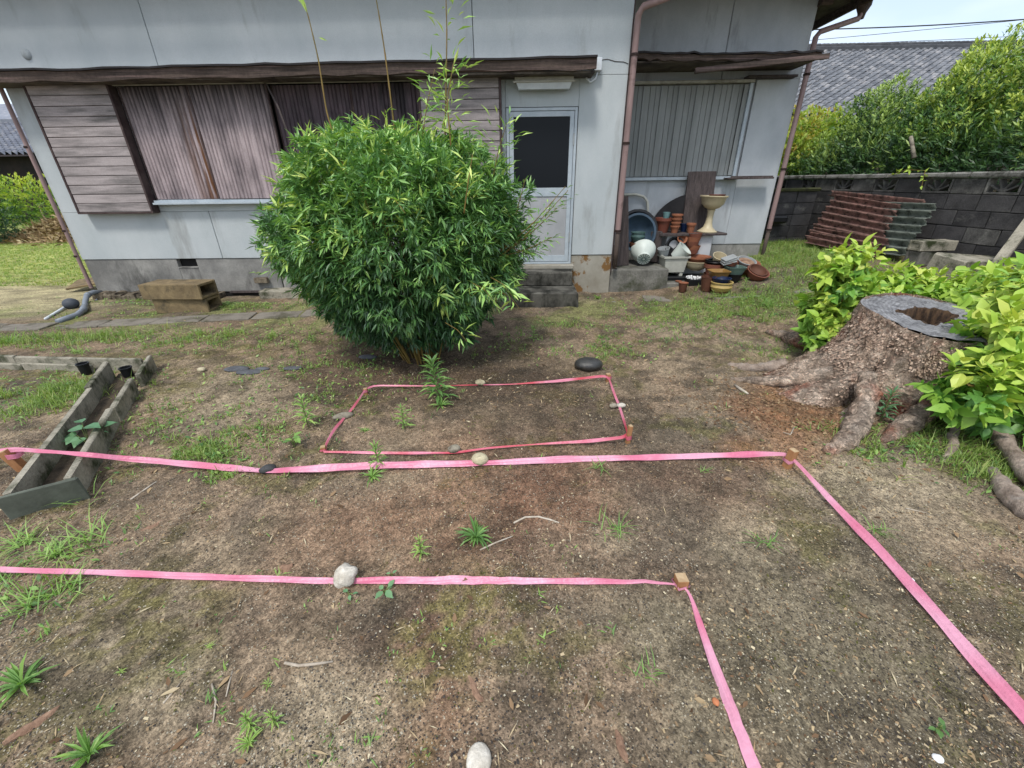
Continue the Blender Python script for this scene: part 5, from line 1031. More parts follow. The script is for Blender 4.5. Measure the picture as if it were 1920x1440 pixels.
# clay pot by the wall
def pot(c, r, h, m, label, prof='taper', tilt=(0,0), rim=1.12, name='flower_pot', cat='pot', group=None, soil=False, n=24, sq=0, yaw=0, lobes=0, la=0, asp=1):
    rb_ = r*(.68 if prof != 'bowl' else .42); w = max(.006, r*.06)
    if prof == 'taper': pf = [(0,.0),(rb_,0),(r*.94,h*.8),(r*rim,h*.8),(r*rim,h),(r*rim-w,h),(r*.9-w,h*.8),(rb_-w*.6,w),(0,w)]
    elif prof == 'plain': pf = [(0,0),(rb_,0),(r,h*.96),(r*1.04,h*.97),(r*1.04,h),(r-w,h),(rb_-w*.5,w),(0,w)]
    elif prof == 'bowl': pf = [(0,0),(rb_,0),(rb_*1.05,h*.06),(r*.72,h*.25),(r*.92,h*.6),(r*.98,h*.9),(r*1.06,h*.94),(r*1.06,h),(r-w,h),(r*.9-w,h*.6),(r*.66-w,h*.28),(0,h*.1)]
    elif prof == 'belly': pf = [(0,0),(r*.6,0),(r*.85,h*.25),(r,h*.55),(r*.9,h*.82),(r*.86,h*.88),(r*1.02,h*.92),(r*1.02,h),(r*.88,h),(r*.8,h*.85),(r*.9,h*.5),(0,h*.1)]
    elif prof == 'disc': pf = [(0,0),(r*.85,0),(r,h),(r*.94,h),(r*.8,h*.3),(0,h*.3)]
    mb = MB().lathe(pf, n, sq=sq, lobes=lobes, la=la)
    mt = Matrix.Translation(c) @ Euler((tilt[0], tilt[1], 0)).to_matrix().to_4x4() @ Matrix.Rotation(yaw, 4, 'Z') @ Matrix.Diagonal((1, asp, 1, 1))
    mb.xf(mt); o = obj(name, mb, m, origin=c); smooth_by_angle(o, 35); tag(o, label, cat, group)
    if soil:
        sm = MB().lathe([(0,h*.82),(r*.86,h*.8)], n).xf(mt); obj('soil', sm, 'barkpiece', o)
    return o
pot(G(1488,447), .15, .30, 'terracotta', 'clay pot standing in the grass beside the boundary wall', 'taper', soil=True)
tag(obj('black_tray', MB().box(-.2,.2,-.14,.14,0,.13,.03).xf(Matrix.Translation(onplane(1449,418,-.9))), 'black_plastic'), 'black plastic tub just visible beyond the house corner', 'tub')

# ------------------------------------------------------------ POTS and shelf in the recess
GP = 'pots piled in the recess of the house'
YS_ = 7.05
# shelf: weathered top on white foam box and timber leg
sh = thing('shelf', 'rough plank shelf on a white box in the house recess', 'shelf', (2.65, YS_, 0))
ps = WY(1238,436,YS_); pe = WY(1345,439,YS_); zt = ps.z
obj('shelf_board', MB().box(ps.x-.05, pe.x+.06, YS_-.2, YS_+.22, zt-.03, zt, .008, .004), 'grey_wood', sh)
obj('support_box', MB().box(WY(1245,450,YS_).x, WY(1330,450,YS_).x, YS_-.12, YS_+.2, .05, zt-.032, .01), 'grey_box', sh)
obj('timber_leg', MB().box(ps.x-.18, ps.x-.01, YS_-.16, YS_+.05, .36, zt+.03, .01, .003), 'grey_wood', sh)
def wp(px, py, Y): return WY(px, py, Y)
def on(px, Y, z):  # find x for a pixel column on the plane Y at height z
    p = WY(px, 480, Y)
    for _ in range(6):
        d = ray(px, 480); 
        # move along column
        py = 480; 
        lo, hi = 200, 700
        for _ in range(30):
            mid = (lo+hi)/2
            if WY(px, mid, Y).z > z: lo = mid
            else: hi = mid
        return WY(px, (lo+hi)/2, Y)
pot(on(1241,YS_,zt), .115, .22, 'brown_plastic', 'large brown pot on the shelf with a small grey pot inside', 'taper', group=GP)
pot(on(1248,YS_,zt+.17), .055, .13, 'aqua', 'small pale grey pot standing inside the large brown pot', 'plain', tilt=(0,0), group=GP)
for i in range(4): pot(on(1264,YS_-.06,zt)+Vector((.004*i,0,i*.055)), .068+.003*i, .11, 'terracotta', ['lowest','second','third','topmost'][i]+' small clay pot of the stack on the shelf', 'taper', group=GP)
pot(on(1281,YS_+.08,zt), .06, .12, 'navy', 'dark blue pot on the shelf between the clay pots', 'plain', group=GP)
pot(on(1294,YS_-.05,zt), .066, .14, 'terracotta', 'single small clay pot on the shelf beside the pedestal', 'taper', group=GP)
# bird-bath style planter
c = on(1325,YS_-.03,zt)
mb = MB().lathe([(0,0),(.145,0),(.15,.015),(.11,.04),(.07,.08),(.052,.14),(.046,.22),(.05,.30),(.062,.33),(.05,.335),(.11,.36),(.165,.42),(.18,.50),(.205,.515),(.205,.53),(.18,.528),(.15,.43),(0,.38)], 30).xf(Matrix.Translation(c) @ Euler((0,.03,0)).to_matrix().to_4x4())
o = obj('pedestal_planter', mb, 'cream_glaze', origin=c); smooth_by_angle(o, 50); tag(o, 'cream pedestal planter with a bowl top standing on the shelf', 'planter')
pot(c+Vector((.05,-.02,.50)), .12, .045, 'brown_plastic', 'shallow brown dish lying in the pedestal planter bowl', 'disc', group=GP, name='dish', cat='dish')
# boards behind
a0_ = WY(1285,352,7.36); mb = MB().box(-.22,.22,-.02,.02,0,.92,.006,.002).xf(Matrix.Translation((on(1300,7.3,.75).x,7.22,.75)) @ Euler((R_(-9),0,0)).to_matrix().to_4x4())
tag(obj('plank', mb, 'grey_wood'), 'wide grey weathered board leaning on the wall behind the pedestal planter', 'board')
V = []; cxx = on(1290,7.33,.9).x; bz = .78
arc = [(cxx+.18-.72+.72*(1-math.cos(t_)), bz+.62*math.sin(t_)) for t_ in np.linspace(0, math.pi/2, 12)]
arc = [(cxx-.62, bz-.05)] + [(cxx+.1-.72*math.cos(t_), bz+.58*math.sin(t_)) for t_ in np.linspace(0.1, math.pi/2, 12)] + [(cxx+.3, bz+.58),(cxx+.3, bz-.05)]
V = [(x, 7.30, z) for x, z in arc]+[(x, 7.335, z) for x, z in arc]; n_ = len(arc)
tag(obj('curved_board', MB().add(V, [tuple(range(n_)), tuple(range(2*n_-1, n_-1, -1))]+[(k, n_+k, n_+(k+1)%n_, (k+1)%n_) for k in range(n_)]), 'black_board'), 'black board with a rounded top leaning against the recess wall', 'board')
for k, (px, w_, tl, lb) in enumerate(((1160,.10,.02,'narrow dark plank right beside the downspout'),(1172,.11,.09,'dark plank leaning left beside the blue bowl'))):
    mb = MB().box(-w_/2,w_/2,-.012,.012,0,1.0,.004).xf(Matrix.Translation((on(px,6.75,.34).x,6.7+.05*k,.345)) @ Euler((R_(-6),-tl,0)).to_matrix().to_4x4()); tag(obj('plank', mb, 'grey_wood'), lb, 'plank')
# blue bowl on its side with green pot
c = wp(1197,438,6.9); pot(c+Vector((-.02,.16,-.02)), .27, .2, 'blue_plastic', 'big blue bowl tipped on its side in the recess', 'bowl', tilt=(R_(78),0), group=GP, name='bowl')
pot(c+Vector((-.02,.19,.0)), .30, .18, 'black_plastic', 'black bowl tipped behind the blue bowl', 'bowl', tilt=(R_(76),R_(4)), group=GP, name='bowl')
pot(wp(1195,454,6.85), .11, .15, 'grey_green', 'grey green pot sitting in the tipped blue bowl', 'belly', group=GP)
pot(wp(1195,461,6.86), .13, .05, 'terracotta', 'clay saucer under the grey green pot', 'disc', group=GP, name='saucer', cat='saucer')
# white ribbed urn lying with its foot to the front
c = wp(1204,477,6.72); mb = MB().lathe([(0,0),(.10,0),(.104,.02),(.09,.045),(.115,.07),(.165,.13),(.188,.19),(.192,.23),(.18,.23),(.15,.14),(0,.07)], 30).xf(Matrix.Translation(c+Vector((.005,-.10,-.055))) @ Euler((R_(-62),0,R_(-8))).to_matrix().to_4x4() )
o = obj('white_urn', mb, 'white_plastic', origin=c); smooth_by_angle(o, 50); tag(o, 'white round pot lying with its ribbed foot facing the yard', 'pot', GP)
# ribs on the foot
mb = MB()
for k in range(14):
    a_ = 2*math.pi*k/14; mb.box(.02,.10,-.004,.004,-.004,.002); mb.v[-1] = mb.v[-1] @ np.array(Matrix.Rotation(a_,3,'Z')).T
mb.xf(Matrix.Translation(c+Vector((.005,-.10,-.055))) @ Euler((R_(-62),0,R_(-8))).to_matrix().to_4x4()); obj('foot_ribs', mb, 'grey_green', o)
# white rectangular planter box with feet
c = wp(1258,524,6.62); c.z = .20
pb = MB(); V = []
for z_, w_, d_ in ((.06,.15,.11),(.27,.18,.13),(.275,.205,.15),(.305,.205,.15),(.305,.185,.135),(.10,.14,.10)):
    V += [(-w_,-d_,z_),(w_,-d_,z_),(w_,d_,z_),(-w_,d_,z_)]
pb.add(V, [(l*4+k, l*4+(k+1)%4, l*4+4+(k+1)%4, l*4+4+k) for l in range(5) for k in range(4)]+[(3,2,1,0),(20,21,22,23)])
for x in (-.14,.09):
    for y in (-.10,.06): pb.box(x,x+.05,y,y+.04,0,.06)
c = Vector((on(1258,6.75,.2).x, 6.75, .19)); pb.xf(Matrix.Translation(c) @ Matrix.Rotation(.08,4,'Z')); o = obj('white_planter', pb, 'offwhite', origin=c); tag(o, 'white rectangular planter on short feet below the shelf', 'planter')
pot(c+Vector((.02,0,.27)), .12, .2, 'white_plastic', 'white oval pot tipped inside the rectangular planter', 'plain', tilt=(R_(20),R_(38)), group=GP)
pot(c+Vector((-.14,.05,.27)), .09, .14, 'light_grey', 'pale blue grey pot at the left end of the rectangular planter', 'plain', tilt=(R_(10),R_(-10)), group=GP)
pot(wp(1262,466,6.94), .15, .10, 'black_plastic', 'round black dish on edge behind the rectangular planter', 'bowl', tilt=(R_(70),0), group=GP, name='bowl')
pot(wp(1277,450,6.9), .07, .06, 'terracotta', 'small clay pot tipped forward in front of the round black dish', 'taper', tilt=(R_(60),0), group=GP)
tag(obj('black_trough_planter', MB().box(-.33,.33,-.13,.13,0,.13,.012).xf(Matrix.Translation((on(1275,6.72,.1).x+.02,6.72,.06))), 'black_plastic'), 'long black planter under the white rectangular planter', 'planter')
# stack of brown-orange square dishes
for i in range(5): pot(on(1299,6.86,.62)+Vector((.015*math.sin(i*2),0,-.12+i*.058)), .10, .07, 'terracotta' if i % 2 else 'red_brown', ['lowest','second','middle','fourth','topmost'][i]+' clay dish of the leaning stack behind the orange bowl', 'disc', tilt=(0,R_(5)*(1 if i%2 else -.6)), group=GP, name='dish', cat='dish')
cb = on(1304,6.72,.27); pot(cb, .19, .14, 'cream_glaze', 'cream glazed bowl carrying the orange clay bowl', 'bowl', group=GP, name='bowl')
pot(cb+Vector((.01,0,.08)), .165, .13, 'terracotta', 'orange clay bowl set in the cream bowl', 'taper', group=GP)
pot(wp(1326,528,6.5), .085, .13, 'dark_clay', 'brown round pot tipped towards the yard between bowl and yellow pot', 'plain', tilt=(R_(15),0), group=GP)
pot(G(1324,545), .10, .20, 'dark_clay', 'dark brown pot at the bottom of the pile beside the white pebbles', 'plain', group=GP)
pot(G(1340,530)+Vector((0,.12,.0)), .13, .26, 'red_brown', 'tall brown pot carrying the black pot', 'taper', group=GP)
pot(G(1340,530)+Vector((0,.12,.25)), .14, .07, 'black_plastic', 'black shallow pot on the tall brown pot', 'belly', group=GP)
pot(G(1340,530)+Vector((.02,.10,.28)), .095, .12, 'cream_glaze', 'cream rimmed pot with pinkish inside tipped on the pile top', 'plain', tilt=(R_(28),0), group=GP)
c = G(1350,548); o = pot(c, .145, .15, 'yellow_glaze', 'yellow glazed pot with scalloped dark base in the grass', 'belly', group=GP, lobes=14, la=.02)
mb = MB().lathe([(.09,-.005),(.105,-.004),(.115,.03),(.10,.035)], 28, lobes=14, la=.03).xf(Matrix.Translation(c)); obj('pot_foot', mb, 'dark_clay', o)
pot(c+Vector((-.01,.01,.10)), .12, .10, 'navy', 'dark blue oval bowl resting in the yellow pot', 'bowl', group=GP, name='bowl')
pot(c+Vector((.03,.22,.16)), .13, .10, 'ochre', 'ochre square pot behind the blue bowl', 'plain', sq=1, group=GP)
pot(c+Vector((-.02,.24,.0)), .12, .17, 'dark_clay', 'dark clay pot underneath the ochre pot', 'plain', group=GP)
c = G(1383,532); pot(c+Vector((-.04,.1,.12)), .13, .11, 'green_pot', 'pale green square pot in the middle of the pile', 'plain', sq=1, group=GP)
pot(c+Vector((-.04,.1,.0)), .12, .13, 'black_plastic', 'black pot underneath the pale green pot', 'plain', group=GP)
pot(c+Vector((-.10,.2,.24)), .12, .06, 'red_brown', 'shallow brown dish lying on the pale green pot', 'disc', tilt=(.1,.15), group=GP, name='dish', cat='dish')
for i in range(3):
    tag(obj('tray', MB().box(-.11,.09,-.06,.06,0,.02,.004).xf(Matrix.Translation(c+Vector((-.12,.14,.28+i*.028))) @ Euler((.2,-.25,.1*i)).to_matrix().to_4x4()), 'light_grey'), ['lowest','middle','top'][i]+' light grey plastic tray tilted on the pile', 'tray', GP)
c = G(1412,524); pot(c+Vector((0,0,.0)), .15, .15, 'red_brown', 'wide brown clay bowl tipped forward at the right end of the pile', 'bowl', tilt=(R_(24),R_(8)), group=GP, name='bowl')
pot(c+Vector((.0,-.02,.075)), .125, .09, 'dark_clay', 'dark bowl with a pale rim nested in the right end bowl', 'bowl', tilt=(R_(28),R_(8)), group=GP, name='bowl')
pot(c+Vector((-.02,.26,.05)), .165, .16, 'terracotta', 'wide orange pot behind the tipped right end bowls', 'taper', tilt=(R_(14),0), group=GP)
pot(c+Vector((-.06,.22,.15)), .13, .1, 'light_grey', 'pale rimmed green stained bowl in the wide orange pot', 'bowl', tilt=(R_(20),R_(5)), group=GP, name='bowl', soil=True)
pot(c+Vector((-.2,.3,.04)), .12, .2, 'red_brown', 'brown pot between the trays and the wide orange pot', 'taper', group=GP)
pot(G(1279,547), .065, .12, 'dark_clay', 'small dark pot with a clay saucer lid standing in front of the kerb', 'plain', group=GP)
pot(G(1279,547)+Vector((0,0,.122)), .07, .012, 'terracotta', 'clay saucer lying on the small front pot', 'disc', group=GP, name='saucer', cat='saucer')
tag(obj('kerb_block', MB().box(on(1240,6.45,.1).x, on(1318,6.45,.1).x, 6.42, 6.62, -.03, .13, .01, .003), 'lowcon'), 'low grey kerb block under the pots', 'concrete block')
pot(Vector((on(1272,6.5,.13).x, 6.5, .132)), .05, .015, 'terracotta', 'small clay disc lying on the kerb block', 'disc', group=GP, name='saucer', cat='saucer')
c = Vector((on(1303,6.4,.14).x, 6.42, .10)); pb = thing('pebble_tray', 'black square pot heaped with white pebbles', 'pot', c)
obj('tray_body', MB().box(-.12,.12,-.09,.09,0,.10,.008).xf(Matrix.Translation(c)), 'black_plastic', pb)
mb = MB()
for i in range(60): q = rng.uniform([-.11,-.08,.10],[.11,.08,.125]); s_ = random.uniform(.012,.02); mb.add(np.array([(-1,0,0),(0,-1,0),(1,0,0),(0,1,0),(0,0,.8),(0,0,-.8)])*s_+q, [(0,1,4),(1,2,4),(2,3,4),(3,0,4),(1,0,5),(2,1,5),(3,2,5),(0,3,5)])
mb.xf(Matrix.Translation(c)); o = obj('pebbles', mb, 'stone_white', pb, True); o['kind'] = 'stuff'
tag(obj('dark_block', MB().box(c.x-.13,c.x+.12,6.34,6.6,-.03,.098,.008).xf(Matrix.Identity(4)), 'step'), 'dark block under the tray of white pebbles', 'concrete block')
a = G(1148,545); mb = MB().tube([a+Vector((.03,-.02,.03)), a+Vector((-.02,.05,.16))], .035, 14).xf(Matrix.Identity(4)); tag(obj('white_pipe', mb, 'white_plastic', smooth=False), 'short white plastic pipe piece leaning at the house corner', 'pipe'); smooth_by_angle(COL.objects[-1])

# ------------------------------------------------------------ HEDGES and trees behind the wall
def tree(name, label, cat, ells, n, L0, W0, m, seed, group=None, tpl=LEAF2, trunk=True, nbig=0, droop=.1, hueup=.5, spread=.8, per=6, shell=.45):
    c = ells[0]; gz0 = hz(c[0], c[1]); o = thing(name, label, cat, (c[0], c[1], gz0), group)
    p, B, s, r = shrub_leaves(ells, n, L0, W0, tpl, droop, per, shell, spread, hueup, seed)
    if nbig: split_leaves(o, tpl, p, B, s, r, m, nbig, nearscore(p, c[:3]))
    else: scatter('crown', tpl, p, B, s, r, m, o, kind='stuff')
    if trunk:
        mb = MB()
        for e in ells: mb.tube([(c[0]+random.uniform(-.1,.1), c[1]+random.uniform(-.1,.1), gz0-.05), ((c[0]+e[0])/2, (c[1]+e[1])/2, e[2]*.5), tuple(e[:3])], [.05,.035,.015], 6)
        obj('trunk', mb, 'bark', o)
    return o
HG = 'evergreens behind the boundary wall'  # hueup pales the young tips and puts shade lower down into leaf colour
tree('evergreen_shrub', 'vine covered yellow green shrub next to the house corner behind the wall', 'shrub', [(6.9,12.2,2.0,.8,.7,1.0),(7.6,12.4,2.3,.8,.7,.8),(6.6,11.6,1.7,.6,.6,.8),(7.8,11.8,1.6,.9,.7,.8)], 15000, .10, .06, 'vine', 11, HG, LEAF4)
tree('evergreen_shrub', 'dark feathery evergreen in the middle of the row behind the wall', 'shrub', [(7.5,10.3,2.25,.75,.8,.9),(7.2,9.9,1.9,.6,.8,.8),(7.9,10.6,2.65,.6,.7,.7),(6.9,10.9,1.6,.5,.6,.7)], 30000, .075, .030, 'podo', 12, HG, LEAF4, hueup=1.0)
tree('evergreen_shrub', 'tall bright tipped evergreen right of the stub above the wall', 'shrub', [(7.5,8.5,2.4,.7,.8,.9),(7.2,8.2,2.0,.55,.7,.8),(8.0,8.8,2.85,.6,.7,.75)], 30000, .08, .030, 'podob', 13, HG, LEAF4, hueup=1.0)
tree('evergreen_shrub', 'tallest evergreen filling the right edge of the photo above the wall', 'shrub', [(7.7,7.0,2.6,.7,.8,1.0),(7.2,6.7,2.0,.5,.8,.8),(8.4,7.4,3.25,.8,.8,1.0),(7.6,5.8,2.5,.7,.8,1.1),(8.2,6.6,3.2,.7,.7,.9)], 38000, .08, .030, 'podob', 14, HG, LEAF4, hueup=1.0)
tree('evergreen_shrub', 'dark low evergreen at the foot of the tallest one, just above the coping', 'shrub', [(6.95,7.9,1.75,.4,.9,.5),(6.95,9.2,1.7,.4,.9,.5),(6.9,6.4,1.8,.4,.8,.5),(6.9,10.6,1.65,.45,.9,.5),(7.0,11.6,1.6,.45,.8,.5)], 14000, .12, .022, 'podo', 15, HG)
tag(obj('tree_stub', MB().tube([onplane(1714,296,.62), onplane(1708,256,.62)], [.032,.026], 9), 'stone_grey', smooth=True), 'pale cut branch stub showing among the evergreens', 'branch')
# yellow sprig over the wall
sp = thing('sprig', 'thin sprig with yellow green leaves hanging over the wall coping', 'sprig', onplane(1690,325,-.05))
c0 = [onplane(1665,330,-.05), onplane(1700,318,-.06), onplane(1735,320,-.08), onplane(1728,350,-.08)]
obj('stem', MB().tube(c0, .004, 5), 'stem', sp)
nl = 26; r = np.random.default_rng(77); t_ = r.random(nl)*2.999; pp = np.array([tuple(c0[int(t)].lerp(c0[int(t)+1], t-int(t))) for t in t_]); dd = norm(r.normal(0,1,(nl,3)))
leaf_parts('leaf', LEAF4, pp, basis(dd, norm(np.array([0,0,1.])+r.normal(0,.3,(nl,3)))), np.stack([np.full(nl,.075), np.full(nl,.035), np.full(nl,.075)], -1), np.full(nl,.8), 'shoot', sp)

# ------------------------------------------------------------ NEIGHBOUR HOUSES
nb_ = thing('neighbour_house', 'long neighbouring house with old grey pantile roof beyond the evergreens', 'house', (24, 26, 0))
def tile_mesh(w, l, m):
    mb = MB(); n = 8; V = []
    for j, y in enumerate((0, l)):
        for k in range(n+1):
            x = k/n; z = .075*math.sin(x*2*math.pi-.6)*w/.3; V.append((x*w, y, z+(.045 if j == 0 else 0)))
    V2 = [(v[0], v[1], v[2]-.03) for v in V]; n1 = n+1
    F_ = [(k, k+1, n1+k+1, n1+k) for k in range(n)]+[(2*n1+k, k, k+1, 2*n1+k+1)[::-1] for k in range(n)]
    mb.add(V+V2, F_); return mb
def tiled_roof(parent, x0, x1, yr, zr, rows, slope, w, l, m, nind, rpar, cols_sort=None):
    """ridge at (yr, zr); rows run down towards -Y"""
    tmb = tile_mesh(w, l*1.12, m); tm = newmesh(tmb, M[m], 'tile', smooth=False); tv = np.concatenate(tmb.v); tf = tmb.f
    inst = []
    for rI in range(rows):
        n = int((x1-x0)/w)
        for k in range(n):
            y = yr-(rI+1)*l*math.cos(slope); z = zr-(rI+1)*l*math.sin(slope)
            inst.append((x0+k*w+(0 if rI % 2 == 0 else 0), y, z, rI, k))
    def vis(i):
        q = RM.T @ (np.array(i[:3])-EYE); u, v = 960+F*q[0]/-q[2], 720-F*q[1]/-q[2]
        return 0 < u < 1920 and 0 < v
    sel = sorted(inst, key=lambda i: (not vis(i), math.dist(i[:3], (0,0,H)) if nind else 0)); rot = Matrix.Rotation(slope, 4, 'X')
    for i in sel[:nind]: meobj('tile', tm, Matrix.Translation((i[0], i[1], i[2]+random.uniform(-.006,.006))) @ rot @ Matrix.Rotation(random.uniform(-.02,.02), 4, 'Z'), parent)
    mb = MB(); rt_ = np.array(rot.to_3x3()); V0 = tv @ rt_.T
    big = np.concatenate([V0+np.array([i[0], i[1], i[2]+random.uniform(-.006,.006)]) for i in sel[nind:]])
    k = len(tv); mb.f = [tuple(a+n*k for a in q) for n in range(len(sel)-nind) for q in tf]; mb.v = [big]; mb.r = [np.full(len(big), .5)]; mb.n = len(big)
    o = obj('tiles', mb, m, parent); o['kind'] = 'stuff'
sl_ = math.atan(.45)
tiled_roof(nb_, 9.2, 25.5, 26, 7.15, 27, sl_, .34, .32, 'tileold', 300, nb_)
rfm = MB().add([(9.0,26,7.1),(25.7,26,7.1),(25.7,17.6,3.3),(9.0,17.6,3.3),(9.0,34,3.3),(25.7,34,3.3)], [(0,3,2,1),(0,1,5,4)]); obj('roof_deck', rfm, 'housedark', nb_)
obj('ridge', MB().box(11.2, 22.4+3.3, 25.85, 26.15, 7.1, 7.34, .03), 'ridgetile', nb_)
rc = newmesh(MB().lathe([(.08,-.2),(.1,0),(.09,.02),(.1,.2)], 10).xf(Matrix.Rotation(R_(90),4,'Y')), M['ridgetile'], 'ridge_tile')
for i in range(34): meobj('ridge_tile', rc, Matrix.Translation((11.3+i*.42, 26, 7.38)), nb_)
obj('wall', MB().box(11.8, 25.2, 18.4, 33.2, 0, 3.3), 'housedark', nb_)
nl_ = thing('neighbour_house', 'neighbouring house at far left with blue grey tile roof and dark wall', 'house', (-30, 26, 0))
sl2 = math.atan(.42)
tiled_roof(nl_, -42, -23.4, 26.5, 4.75, 16, sl2, .3, .28, 'tilegrey', 0, nl_)
obj('roof_deck', MB().add([(-42,26.5,4.7),(-23.4,26.5,4.7),(-23.4,22.2,2.9),(-42,22.2,2.9),(-42,31,2.9),(-23.4,31,2.9)], [(0,3,2,1),(0,1,5,4)]), 'housedark', nl_)
obj('ridge', MB().box(-42, -25.2, 26.35, 26.65, 4.72, 4.95, .03), 'tilegrey', nl_)
obj('wall', MB().box(-41.5, -23.9, 22.9, 30.5, 0, 2.95), 'housedark', nl_)
n2 = thing('neighbour_house', 'small bit of a farther tiled gable peeking over the left roof ridge', 'house', (-36, 34, 0))
obj('wall', MB().box(-41, -33.5, 32, 40, 0, 5.6), 'housedark', n2)
obj('roof', MB().add([(-42,36,7.1),(-33.0,36,7.1),(-33.0,31.2,5.5),(-42,31.2,5.5),(-42,41,5.5),(-33,41,5.5),(-33,36,6.95),(-33,31.2,5.35)], [(0,3,2,1),(0,1,5,4),(1,2,7,6)]), 'tilegrey', n2)

# left hedges and pile
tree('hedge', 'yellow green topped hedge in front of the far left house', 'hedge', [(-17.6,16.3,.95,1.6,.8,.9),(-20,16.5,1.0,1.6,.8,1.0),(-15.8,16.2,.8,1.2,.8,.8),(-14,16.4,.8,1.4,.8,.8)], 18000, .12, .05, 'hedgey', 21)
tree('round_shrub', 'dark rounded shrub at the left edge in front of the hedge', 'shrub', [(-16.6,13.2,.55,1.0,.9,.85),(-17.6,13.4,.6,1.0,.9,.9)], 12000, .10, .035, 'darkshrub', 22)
nP = 14000; r = np.random.default_rng(5); u = r.normal(0,1,(nP,2)); xx = -14.3+u[:, 0]*1.25; yy = 14.5+u[:, 1]*.55
hp = .72*np.exp(-((xx+14.6)/1.6)**2-((yy-14.6)/.75)**2)*(1+.5*(fbm(xx, yy, 2.5, 3, 7)-.5)); zz = hp*r.random(nP)**.25+r.random(nP)*.05
ps_ = np.stack([xx, yy, zz], -1); d = norm(r.normal(0,1,(nP,3))*np.array([1,1,.5])); L_ = r.uniform(.1,.35,nP)
scatter('brush_pile', LEAF2, ps_, basis(d, norm(r.normal(0,1,(nP,3)))), np.stack([L_, r.uniform(.02,.07,nP), L_], -1), r.random(nP), 'straw', kind='stuff', label='heap of dry brown cut branches and leaves behind the left lawn')
for i, (yy_, z0_, z1_, sg, lb) in enumerate(((30,9.6,10.8,.10,'highest thick twisted cable in the sky at upper right'),(31,8.2,9.1,.05,'middle thin power line above the neighbouring roof'),(33,8.3,9.9,.04,'lowest thin power line rising to the right above the roof'))):
    pp_ = (((1520,44),(1960,18)), ((1515,79),(1990,56)), ((1515,72),(1990,24)))[i]; a = WY(*pp_[0], yy_); b3 = WY(*pp_[1], yy_); a, b3 = a-(b3-a)*.5, b3+(b3-a)*.8
    pts = [a.lerp(b3, k/20)-Vector((0,0,sg*4*(k/20)*(1-k/20)*4)) for k in range(21)]
    tag(obj('power_line', MB().tube(pts, .03 if i == 0 else .014, 5), 'seal'), lb, 'cable')

# ------------------------------------------------------------ GRASS, GRIT, LITTER (uncountable)
def gpts(blobs):
    X_, Y_, S_ = [], [], []
    for px, py, rx, ry, n, h in blobs:
        c = G(px, py); q = rng.normal(0, 1, (n, 2)); X_.append(c.x+q[:, 0]*rx); Y_.append(c.y+q[:, 1]*ry); S_.append(np.full(n, h))
    return np.concatenate(X_), np.concatenate(Y_), np.concatenate(S_)
HXr = (HX0-.05, HX1+.1)
def okg(x, y): return ~((x > HX0-.05) & (x < HX1) & (y > HY-.02)) & ~((x >= HX1) & (x < HX2) & (y > HR-.05)) & ~((x > HX1) & (x < 2.3) & (y > 6.4)) & (y > .35)
def blades(name, x, y, h, label, m='grass', wd=.004, flat=.5, tone=.5, tufty=6, tpl=BLADE):
    k = okg(x, y) & ((fbm(x, y, 5, 3, 33) > .47) | (y > 7) | (h > .09)); x, y, h = x[k], y[k], h[k]*np.random.default_rng(3).uniform(.4,1.3,k.sum())
    n0 = len(x); x = np.repeat(x, tufty)+rng.normal(0,.014,n0*tufty); y = np.repeat(y, tufty)+rng.normal(0,.014,n0*tufty); h = np.repeat(h, tufty); n = len(x)
    z = gz(x, y)-.004; a = rng.random(n)*6.283; tl = rng.random(n)*flat+.12
    d = np.stack([np.cos(a)*np.sin(tl), np.sin(a)*np.sin(tl), np.cos(tl)], -1); up = norm(np.stack([-np.cos(a)*np.cos(tl), -np.sin(a)*np.cos(tl), np.sin(tl)+.2], -1)); L_ = h*rng.uniform(.5,1.25,n)
    rn = np.repeat(np.clip(tone+rng.normal(0,.18,n0), 0, 1), tufty)
    return scatter(name, tpl, np.stack([x, y, z], -1), basis(d, up), np.stack([L_, wd*rng.uniform(.7,1.4,n), L_], -1), rn, m, kind='stuff', label=label)
bl = [(60,640,.5,.12,260,.10),(180,630,.5,.12,240,.10),(300,640,.4,.15,240,.07),(420,625,.4,.15,240,.07),(520,630,.4,.18,240,.06),(60,740,.35,.16,420,.09),(120,725,.3,.15,240,.09),(20,760,.3,.15,260,.09),
      (600,740,.35,.22,200,.05),(640,710,.35,.2,160,.05),(540,690,.4,.2,150,.05),(400,830,.18,.16,170,.05),(380,850,.12,.06,150,.06),(460,800,.2,.12,120,.05),(330,800,.2,.15,120,.04),(290,780,.2,.15,80,.04),(420,885,.06,.04,50,.05),
      (1240,600,.3,.25,200,.06),(1350,565,.4,.2,320,.09),(1450,565,.4,.25,360,.10),(1200,570,.3,.15,200,.06),(1300,590,.5,.25,260,.06),(1420,590,.3,.15,200,.09),(1470,500,.5,.5,900,.09),(1520,480,.6,.6,900,.10),(1560,520,.5,.4,500,.08),(1480,460,.6,.6,700,.10),
      (1450,640,.3,.2,110,.05),(1120,660,.3,.15,160,.05),(1080,640,.3,.2,120,.05),(1160,650,.2,.15,80,.05),(1050,610,.3,.2,120,.05),(960,660,.2,.1,60,.05),(1650,820,.2,.12,160,.08),(1830,850,.25,.2,260,.10),(1750,800,.25,.15,160,.09),(1900,800,.3,.2,160,.09),(1850,870,.14,.1,120,.08),(1690,840,.15,.08,80,.06),
      (60,1090,.12,.10,90,.06),(420,580,.5,.1,160,.05),(220,590,.4,.1,130,.05),(480,575,.4,.06,200,.05),(250,565,.3,.05,120,.05),(1545,690,.05,.05,20,.06),(1480,660,.2,.12,80,.06),(1600,850,.15,.05,60,.05)]
